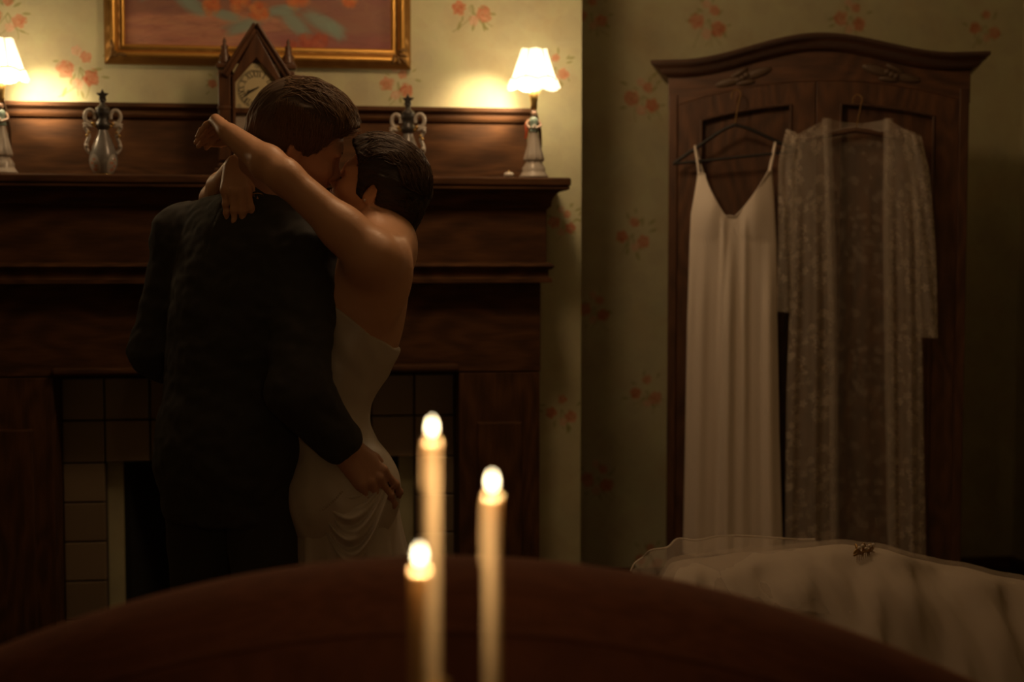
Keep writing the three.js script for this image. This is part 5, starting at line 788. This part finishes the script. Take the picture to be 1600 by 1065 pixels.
  // hair, swept up into a low roll
  const line = tableOf([[-0.13, -0.10], [-0.08, -0.085], [-0.045, -0.068], [-0.02, -0.058], [0.012, -0.050], [0.030, -0.040], [0.036, -0.012], [0.044, 0.016], [0.058, 0.045], [0.075, 0.064], [0.11, 0.085]]);
  const hr = new Field(); hr.ell(hd(-0.014, 0.028, 0), [0.098, 0.088, 0.079], hd.b, 0.02).ell(hd(0.034, 0.056, 0), [0.054, 0.036, 0.056], hd.b, 0.04).ell(hd(-0.060, -0.008, 0), [0.060, 0.064, 0.074], hd.b, 0.03);
  hr.fn((x, y, z) => { const [f, u, s] = hd.local(x, y, z); return -(line(f) - u) * 0.75; }, true, 0.012);
  hr.ell(hd(-0.082, -0.060, 0.0), [0.050, 0.048, 0.066], hd.b, 0.012).ell(hd(-0.104, -0.020, 0.02), [0.034, 0.036, 0.05], hd.b, 0.010).ell(hd(-0.045, -0.080, 0.016), [0.036, 0.030, 0.05], hd.b, 0.012).ell(hd(-0.060, -0.006, 0.072), [0.034, 0.024, 0.012], hd.b, 0.014);
  hr.ell(hd(-0.008, -0.024, 0.092), [0.013, 0.022, 0.020], hd.b, 0.010, true);
  hr.warp = (x, y, z) => { const [f, u, s] = hd.local(x, y, z); return 0.0019 * noise3(f * 6, s * 42 + u * 24, u * 40 + f * 16) + 0.0007 * noise3(f * 14 + 4, s * 150, u * 120); };
  const hair = part('hair', hr.mesh(hd.c.clone().addScalar(-0.19), hd.c.clone().addScalar(0.17), 0.0028, base), hairHer, wo);
  { const L = []; for (let k = 0; k < 2000; k++) { const s0 = rr(-0.07, 0.07), f0 = rr(-0.06, 0.055), pts = [], lift = rr(0.0005, 0.004); for (let q = 0; q <= 6; q++) { const t = q / 6, f = f0 - 0.085 * t, s = s0 * (1 - 0.1 * t), R = [0.098, 0.088, 0.079], a = clamp((f + 0.014) / R[0], -0.99, 0.99), c = clamp(s / R[2], -0.99, 0.99); const u = 0.028 + R[1] * Math.sqrt(Math.max(0, 1 - a * a - c * c)); pts.push(settle(hr, hd(f, u, s * 1.03), lift * 0.6)); } L.push(pts); }
    for (let k = 0; k < 420; k++) { const a0 = rr(0, 6.28), rr0 = rr(0.030, 0.055), pts = []; for (let q = 0; q <= 6; q++) { const a = a0 + q * 0.28; pts.push(hd(-0.085 + rr0 * Math.cos(a) * 0.95, -0.052 + rr0 * Math.sin(a) * 0.9, 0.066 * Math.sqrt(Math.max(0, 1 - Math.pow(rr0 / 0.058, 2))) + 0.004)); pts.forEach((p) => settle(hr, p, 0.0008)); } L.push(pts); }
    for (let k = 0; k < 40; k++) { const a = rr(0, 6.28), st = hd(-0.10 + 0.03 * Math.cos(a), -0.03 + 0.05 * Math.sin(a), rr(-0.05, 0.06)); L.push([st, st.clone().add(v3(rr(-0.01, 0.012), rr(-0.006, 0.012), rr(-0.01, 0.01))), st.clone().add(v3(rr(-0.016, 0.022), rr(-0.02, 0.014), rr(-0.015, 0.015)))]); }
    strands(L, locksHer, hair, base, 0.00055); }
  for (const w of [-1, 1]) { part('eyebrow', curveTube([hd(0.087, 0.014, w * 0.014), hd(0.089, 0.019, w * 0.03), hd(0.078, 0.014, w * 0.05)].map((p) => p.sub(base)), 0.0024, 12, 6), hairHer, wo); part('eyelashes', curveTube([hd(0.088, -0.016, w * 0.020), hd(0.0895, -0.019, w * 0.031), hd(0.083, -0.016, w * 0.044)].map((p) => p.sub(base)), 0.0013, 12, 6), hairHer, wo); }
  part('lips', merge([curveTube([hd(0.094, -0.064, -0.018), hd(0.102, -0.060, -0.006), hd(0.102, -0.060, 0.006), hd(0.094, -0.064, 0.018)].map((p) => p.sub(base)), 0.0032, 14, 8), curveTube([hd(0.093, -0.067, -0.017), hd(0.099, -0.071, 0), hd(0.093, -0.067, 0.017)].map((p) => p.sub(base)), 0.0038, 14, 8)]), phy({ color: lin(0.42, 0.12, 0.09), roughness: 0.4 }), wo);
  part('earring', new THREE.SphereGeometry(0.0032, 12, 8), phy({ color: lin(0.8, 0.75, 0.7), roughness: 0.15, clearcoat: 1 }), wo, hd(-0.002, -0.043, 0.086).sub(base));
  // gown: bodice follows the body, cut low behind; skirt falls in folds to the floor
  const A = P(538, 484, 2.80), C = P(616, 541, 2.86), cutN = C.clone().sub(A).cross(CZ).normalize(); if (cutN.y < 0) cutN.negate();
  const d = new Field(); d.ell(J.ch, [0.092, 0.129, 0.129], B(up1), 0.05).ell(J.rib, [0.091, 0.135, 0.121], B(up2), 0.05).ell(J.wa, [0.078, 0.105, 0.104], B(UP), 0.07).ell(J.hip, [0.095, 0.115, 0.147], B(UP), 0.07);
  d.cap(P(525, 470, 2.82), P(522, 474, 2.82), 0.057, 0.055, 0.04).cap(P(525, 470, 2.94), P(522, 474, 2.94), 0.057, 0.055, 0.04).ell(P(575, 760, 2.82), [0.060, 0.075, 0.065], B(UP), 0.04).ell(P(575, 760, 2.93), [0.060, 0.075, 0.065], B(UP), 0.04);
  d.cap(P(532, 790, 2.80), P(538, 868, 2.82), 0.090, 0.082, 0.06).cap(P(532, 790, 2.94), P(540, 868, 2.95), 0.090, 0.082, 0.06);
  d.warp = (x, y, z) => 0.0022 * noise3(x * 16 + y * 10, y * 7, z * 16);
  d.fn((x, y, z) => -((x - A.x) * cutN.x + (y - A.y) * cutN.y + (z - A.z) * cutN.z), true, 0.003);
  const dress = part('gown', d.mesh(v3(base.x - 0.30, 0.55, base.z - 0.34), v3(base.x + 0.26, 1.25, base.z + 0.34), 0.0045, base), satin, wo);
  { const rows = []; const top = P(540, 742, 2.865), bot = P(566, 900, 2.90); for (let k = 0; k <= 60; k++) { const t = k / 60, y = lerp(top.y, 0.012, t), r = []; const cx = lerp(top.x, bot.x, smooth(0, 0.6, t)), cz = lerp(top.z, bot.z, smooth(0, 0.6, t)); const rx = lerp(0.100, 0.215, Math.pow(t, 1.25)), rz = lerp(0.152, 0.26, Math.pow(t, 1.25)); for (let i = 0; i < 140; i++) { const a = i / 140 * 6.28318; const f = smooth(0.04, 0.45, t) * (0.10 * Math.sin(a * 9 + 0.6) + 0.06 * Math.sin(a * 17 + 2 + t * 2) + 0.03 * Math.sin(a * 29 + t * 5)); const e = CX.clone().multiplyScalar(Math.cos(a) * rx * (1 + f)).addScaledVector(CZ, Math.sin(a) * rz * (1 + f)); r.push(v3(cx + e.x - base.x, y, cz + e.z - base.z)); } rows.push(r); } part('skirt', quads(rows, true), satin, wo); }
  // looped-up fall of satin beside his hip, edged with beads
  { const rows = []; for (let k = 0; k <= 44; k++) { const t = k / 44, r = []; for (let i = 0; i <= 36; i++) { const u = i / 36, sag = Math.pow(Math.sin(u * Math.PI), 0.8); const px = lerp(lerp(493, 490, t), lerp(584, 606, t), u), py = 744 + 4 * u + sag * t * 132 + (1 - sag) * t * 26; const dep = 2.742 - 0.045 * sag * Math.sin(Math.min(1, t * 1.25) * Math.PI * 0.62) - 0.0075 * Math.sin(t * 26 + u * 3.5) * sag - 0.004 * Math.sin(t * 47 - u * 5) * sag; r.push(P(px, py, dep).sub(base)); } rows.push(r); } const sw = part('looped_train', quads(rows), satin, dress);
    const bead = new THREE.SphereGeometry(0.0023, 8, 6), pearl = phy({ color: lin(0.55, 0.46, 0.36), roughness: 0.2, clearcoat: 1 }); const gs = []; for (let k = 0; k < 13; k++) { const t = k / 12; gs.push(bead.clone().translate(...P(lerp(502, 535, t), lerp(797, 767, t) + 3 * Math.sin(t * 3.14), 2.688).sub(base).toArray())); } part('bead_trim', merge(gs), pearl, dress); }
}

// ================================================================== dim ceiling lamp, above the picture
{
  const p = thing('pendant_lamp', 'frosted glass bowl lamp hanging from the ceiling before the fireplace', 'ceiling lamp', v3(0.33, 0, -2.98));
  part('ceiling_rose', lathe([[0, CEIL - 0.03], [0.03, CEIL - 0.028], [0.055, CEIL - 0.012], [0.06, CEIL - 0.0005], [0, CEIL - 0.0005]], 32), M.brass, p);
  part('rod', new THREE.CylinderGeometry(0.005, 0.005, 0.46, 12), M.brass, p, [0, CEIL - 0.25, 0]);
  const glow = phy({ color: lin(0.8, 0.7, 0.55), roughness: 0.8, emissive: PENDANT_COLOR, emissiveIntensity: 1.2 });
  const y0 = CEIL - 0.62, bowl = part('glass_bowl', lathe([[0.0, y0], [0.05, y0 + 0.004], [0.10, y0 + 0.026], [0.13, y0 + 0.065], [0.135, y0 + 0.10], [0.11, y0 + 0.13], [0.04, y0 + 0.15], [0, y0 + 0.152]], 40), glow, p);
  part('finial', new THREE.SphereGeometry(0.010, 14, 10), M.brass, bowl, [0, y0 - 0.008, 0]);
  const L = new THREE.PointLight(PENDANT_COLOR, PENDANT_POWER, 0, 2); L.position.set(0, y0 + 0.07, 0); L.castShadow = true; L.shadow.radius = 5; L.name = 'pendant_light'; p.add(L);
}

// ================================================================== sofa, console table, candles in front
{
  const D = 1.66, pk = P(690, 893, D), c = v3(pk.x, 0, pk.z);
  const sofa = thing('camelback_sofa', 'rust brown velvet sofa with arched back seen from behind', 'sofa', c, -YAW);
  const nap = dataTex(256, 256, (u, v) => { const a = 6.2832 * u, b = 6.2832 * v, t = 0.5 + 0.35 * noise3(Math.cos(a) * 3, Math.sin(a) * 3, Math.cos(b) * 3 + Math.sin(b) * 2) + 0.25 * noise3(Math.cos(b) * 20, Math.sin(b) * 20, Math.cos(a) * 20); return [lerp(0.36, 0.46, t), lerp(0.205, 0.27, t), lerp(0.135, 0.185, t)]; }); nap.repeat.set(2, 2);
  const velvet = phy({ map: nap, roughness: 0.95, sheen: 1.0, sheenRoughness: 0.4, sheenColor: lin(0.5, 0.24, 0.13) });
  const topY = (x) => pk.y - 0.385 * x * x * (1 - 0.12 * x * x), hwid = 0.80, thick = 0.17;
  // padded back: rounded along its arched top
  const rows = []; const NA = 20;
  for (let i = 0; i <= 80; i++) { const x = lerp(-hwid, hwid, i / 80), t = topY(x), r = []; const e = Math.sqrt(Math.max(0.02, 1 - Math.pow(Math.abs(x) / hwid, 10)));
    r.push(v3(x, 0.16, thick / 2 * e)); for (let k = 0; k <= 4; k++) r.push(v3(x, lerp(0.2, t - thick / 2, k / 4), thick / 2 * e + 0.004 * Math.sin(k)));
    for (let k = 1; k < NA; k++) { const a = k / NA * Math.PI; r.push(v3(x, t - thick / 2 + thick / 2 * Math.sin(a) * (0.999), thick / 2 * e * Math.cos(a))); }
    for (let k = 4; k >= 0; k--) r.push(v3(x, lerp(0.2, t - thick / 2, k / 4), -thick / 2 * e)); r.push(v3(x, 0.16, -thick / 2 * e)); rows.push(r); }
  part('backrest', quads(rows), velvet, sofa, [0, 0, -thick / 2]);
  const pipe = []; for (let i = 0; i <= 40; i++) { const x = lerp(-hwid + 0.02, hwid - 0.02, i / 40); pipe.push(v3(x, topY(x) - 0.07, -0.001)); } part('piping', curveTube(pipe, 0.004, 120, 6), velvet, sofa);
  part('seat_base', slab(2 * hwid - 0.04, 0.18, 0.50, 0, 0.26, -thick - 0.25, 0.03), velvet, sofa);
  for (const s of [-1, 1]) {
    part('seat_cushion', slab(hwid - 0.12, 0.13, 0.46, s * (hwid - 0.11) / 2, 0.415, -thick - 0.24, 0.045), velvet, sofa);
    const arm = part('arm', slab(0.13, 0.26, 0.52, s * (hwid - 0.05), 0.31, -thick - 0.255, 0.03), velvet, sofa);
    part('arm_roll', new THREE.CylinderGeometry(0.075, 0.075, 0.53, 24).rotateX(Math.PI / 2), velvet, arm, [s * (hwid - 0.035), 0.43, -thick - 0.255]);
    for (const z of [-0.04, -thick - 0.46]) part('leg', lathe([[0, 0], [0.012, 0], [0.018, 0.05], [0.026, 0.11], [0.030, 0.172], [0, 0.172]], 16), M.armoire, sofa, [s * (hwid - 0.08), 0, z]);
  }
}
{
  const mid = P(705, 900, 1.14), top = 0.74;
  const tb = thing('console_table', 'narrow wooden console table behind the sofa carrying the candles', 'table', v3(mid.x, 0, mid.z), -YAW);
  part('table_top', slab(0.9, 0.025, 0.28, 0, top - 0.0125, 0, 0.006), M.armoire, tb);
  part('apron', slab(0.82, 0.07, 0.22, 0, top - 0.06, 0, 0.004), M.armoire, tb);
  for (const [sx, sz] of [[-1, -1], [1, -1], [-1, 1], [1, 1]]) part('leg', lathe([[0, 0], [0.011, 0], [0.016, 0.2], [0.02, 0.5], [0.016, 0.6], [0.02, 0.66], [0, 0.66]], 16), M.armoire, tb, [sx * 0.39, 0, sz * 0.09]);
  const wax = phy({ color: lin(0.80, 0.66, 0.46), roughness: 0.55, transmission: 0.3, thickness: 0 });
  const flameMat = std({ color: lin(1, 0.8, 0.5), emissive: new THREE.Color(1.0, 0.80, 0.46), emissiveIntensity: 16 });
  const emberMat = std({ color: lin(0.02, 0.015, 0.01), emissive: new THREE.Color(1, 0.3, 0.05), emissiveIntensity: 0.6 });
  const candle = (px, topPx, depth, r, lean, drips, name, label) => {
    const tip = P(px, topPx, depth), base = 0.885, h = tip.y - base;
    const st = thing('candlestick', `brass candlestick holding ${label}`, 'candlestick', v3(tip.x, top + 0.0005, tip.z));
    part('foot', lathe([[0, 0], [0.028, 0], [0.030, 0.004], [0.025, 0.010], [0.014, 0.018], [0.010, 0.026], [0, 0.026]], 36), M.brass, st);
    part('stem', lathe([[0.009, 0.024], [0.007, 0.05], [0.012, 0.064], [0.007, 0.08], [0.009, 0.105], [0.015, 0.115], [0.011, 0.120]], 28), M.brass, st);
    part('cup', lathe([[0.009, 0.118], [r + 0.004, 0.126], [r + 0.0045, 0.15], [r + 0.007, 0.156], [r + 0.0012, 0.156], [r + 0.0012, 0.1445], [0, 0.1445]], 28), M.brass, st);
    const c = thing('taper_candle', label, 'candle', v3(tip.x, base, tip.z));
    const pts = []; for (let k = 0; k <= 20; k++) { const y = k / 20 * (h - 0.004); pts.push([r * (1 - 0.10 * k / 20), y]); } pts.push([r * 1.0, h - 0.003], [r * 0.98, h], [r * 0.7, h - 0.0012], [r * 0.35, h - 0.003], [0, h - 0.0035]);
    const g = lathe([[0, 0], ...pts], 32); { const q = g.attributes.position; for (let i = 0; i < q.count; i++) { const y = q.getY(i), n = 1 + 0.02 * noise3(q.getX(i) * 90, y * 14, q.getZ(i) * 90 + px); q.setX(i, q.getX(i) * n + lean * y * y); q.setZ(i, q.getZ(i) * n); } g.computeVertexNormals(); }
    part('wax', g, wax, c);
    for (const [a, len, w] of drips) { const q = (y, e = 1) => v3((r * 0.98 + w * 0.3 * e) * Math.cos(a) + lean * y * y, y, (r * 0.98 + w * 0.3 * e) * Math.sin(a)); const y0 = h - 0.004, gg = merge([curveTube([q(y0, 0), q(y0 - len * 0.3, 0.6), q(y0 - len * 0.7), q(y0 - len, 1.2)], w * 0.75, 16, 8), new THREE.SphereGeometry(w, 10, 8).scale(1, 1.7, 1).translate(...q(y0 - len, 1.2).toArray())]); part('wax_drip', gg, wax, c); }
    const lx = lean * h * h;
    part('wick', curveTube([v3(lx, h - 0.004, 0), v3(lx, h + 0.003, 0), v3(lx + 0.0006, h + 0.0085, 0)], 0.0007, 8, 6), emberMat, c);
    const fl = part('flame', lathe([[0, 0.0], [0.0013, 0.0008], [0.0022, 0.0026], [0.0025, 0.0046], [0.0022, 0.007], [0.0013, 0.0096], [0.0005, 0.0114], [0, 0.0122]], 24), flameMat, c, [lx, h + 0.0062, 0]);
    const L = new THREE.PointLight(FLAME_COLOR, FLAME_POWER, 0, 2); L.position.set(0, 0.0055, 0); L.castShadow = true; L.shadow.radius = 0.2; L.name = 'flame_light'; fl.add(L);
  };
  candle(675, 688, 1.17, 0.0062, 0, [[2.95, 0.032, 0.0017], [1.2, 0.012, 0.0015]], 'a', 'tallest lit ivory taper candle');
  candle(769, 774, 1.12, 0.0060, 0, [[2.95, 0.048, 0.0017], [3.6, 0.02, 0.0014]], 'b', 'lit ivory taper candle standing apart from the other two');
  candle(656, 890, 1.06, 0.0060, 0, [[0.6, 0.010, 0.0014]], 'c', 'shortest lit ivory taper candle');
}

renderer.render(scene, camera);
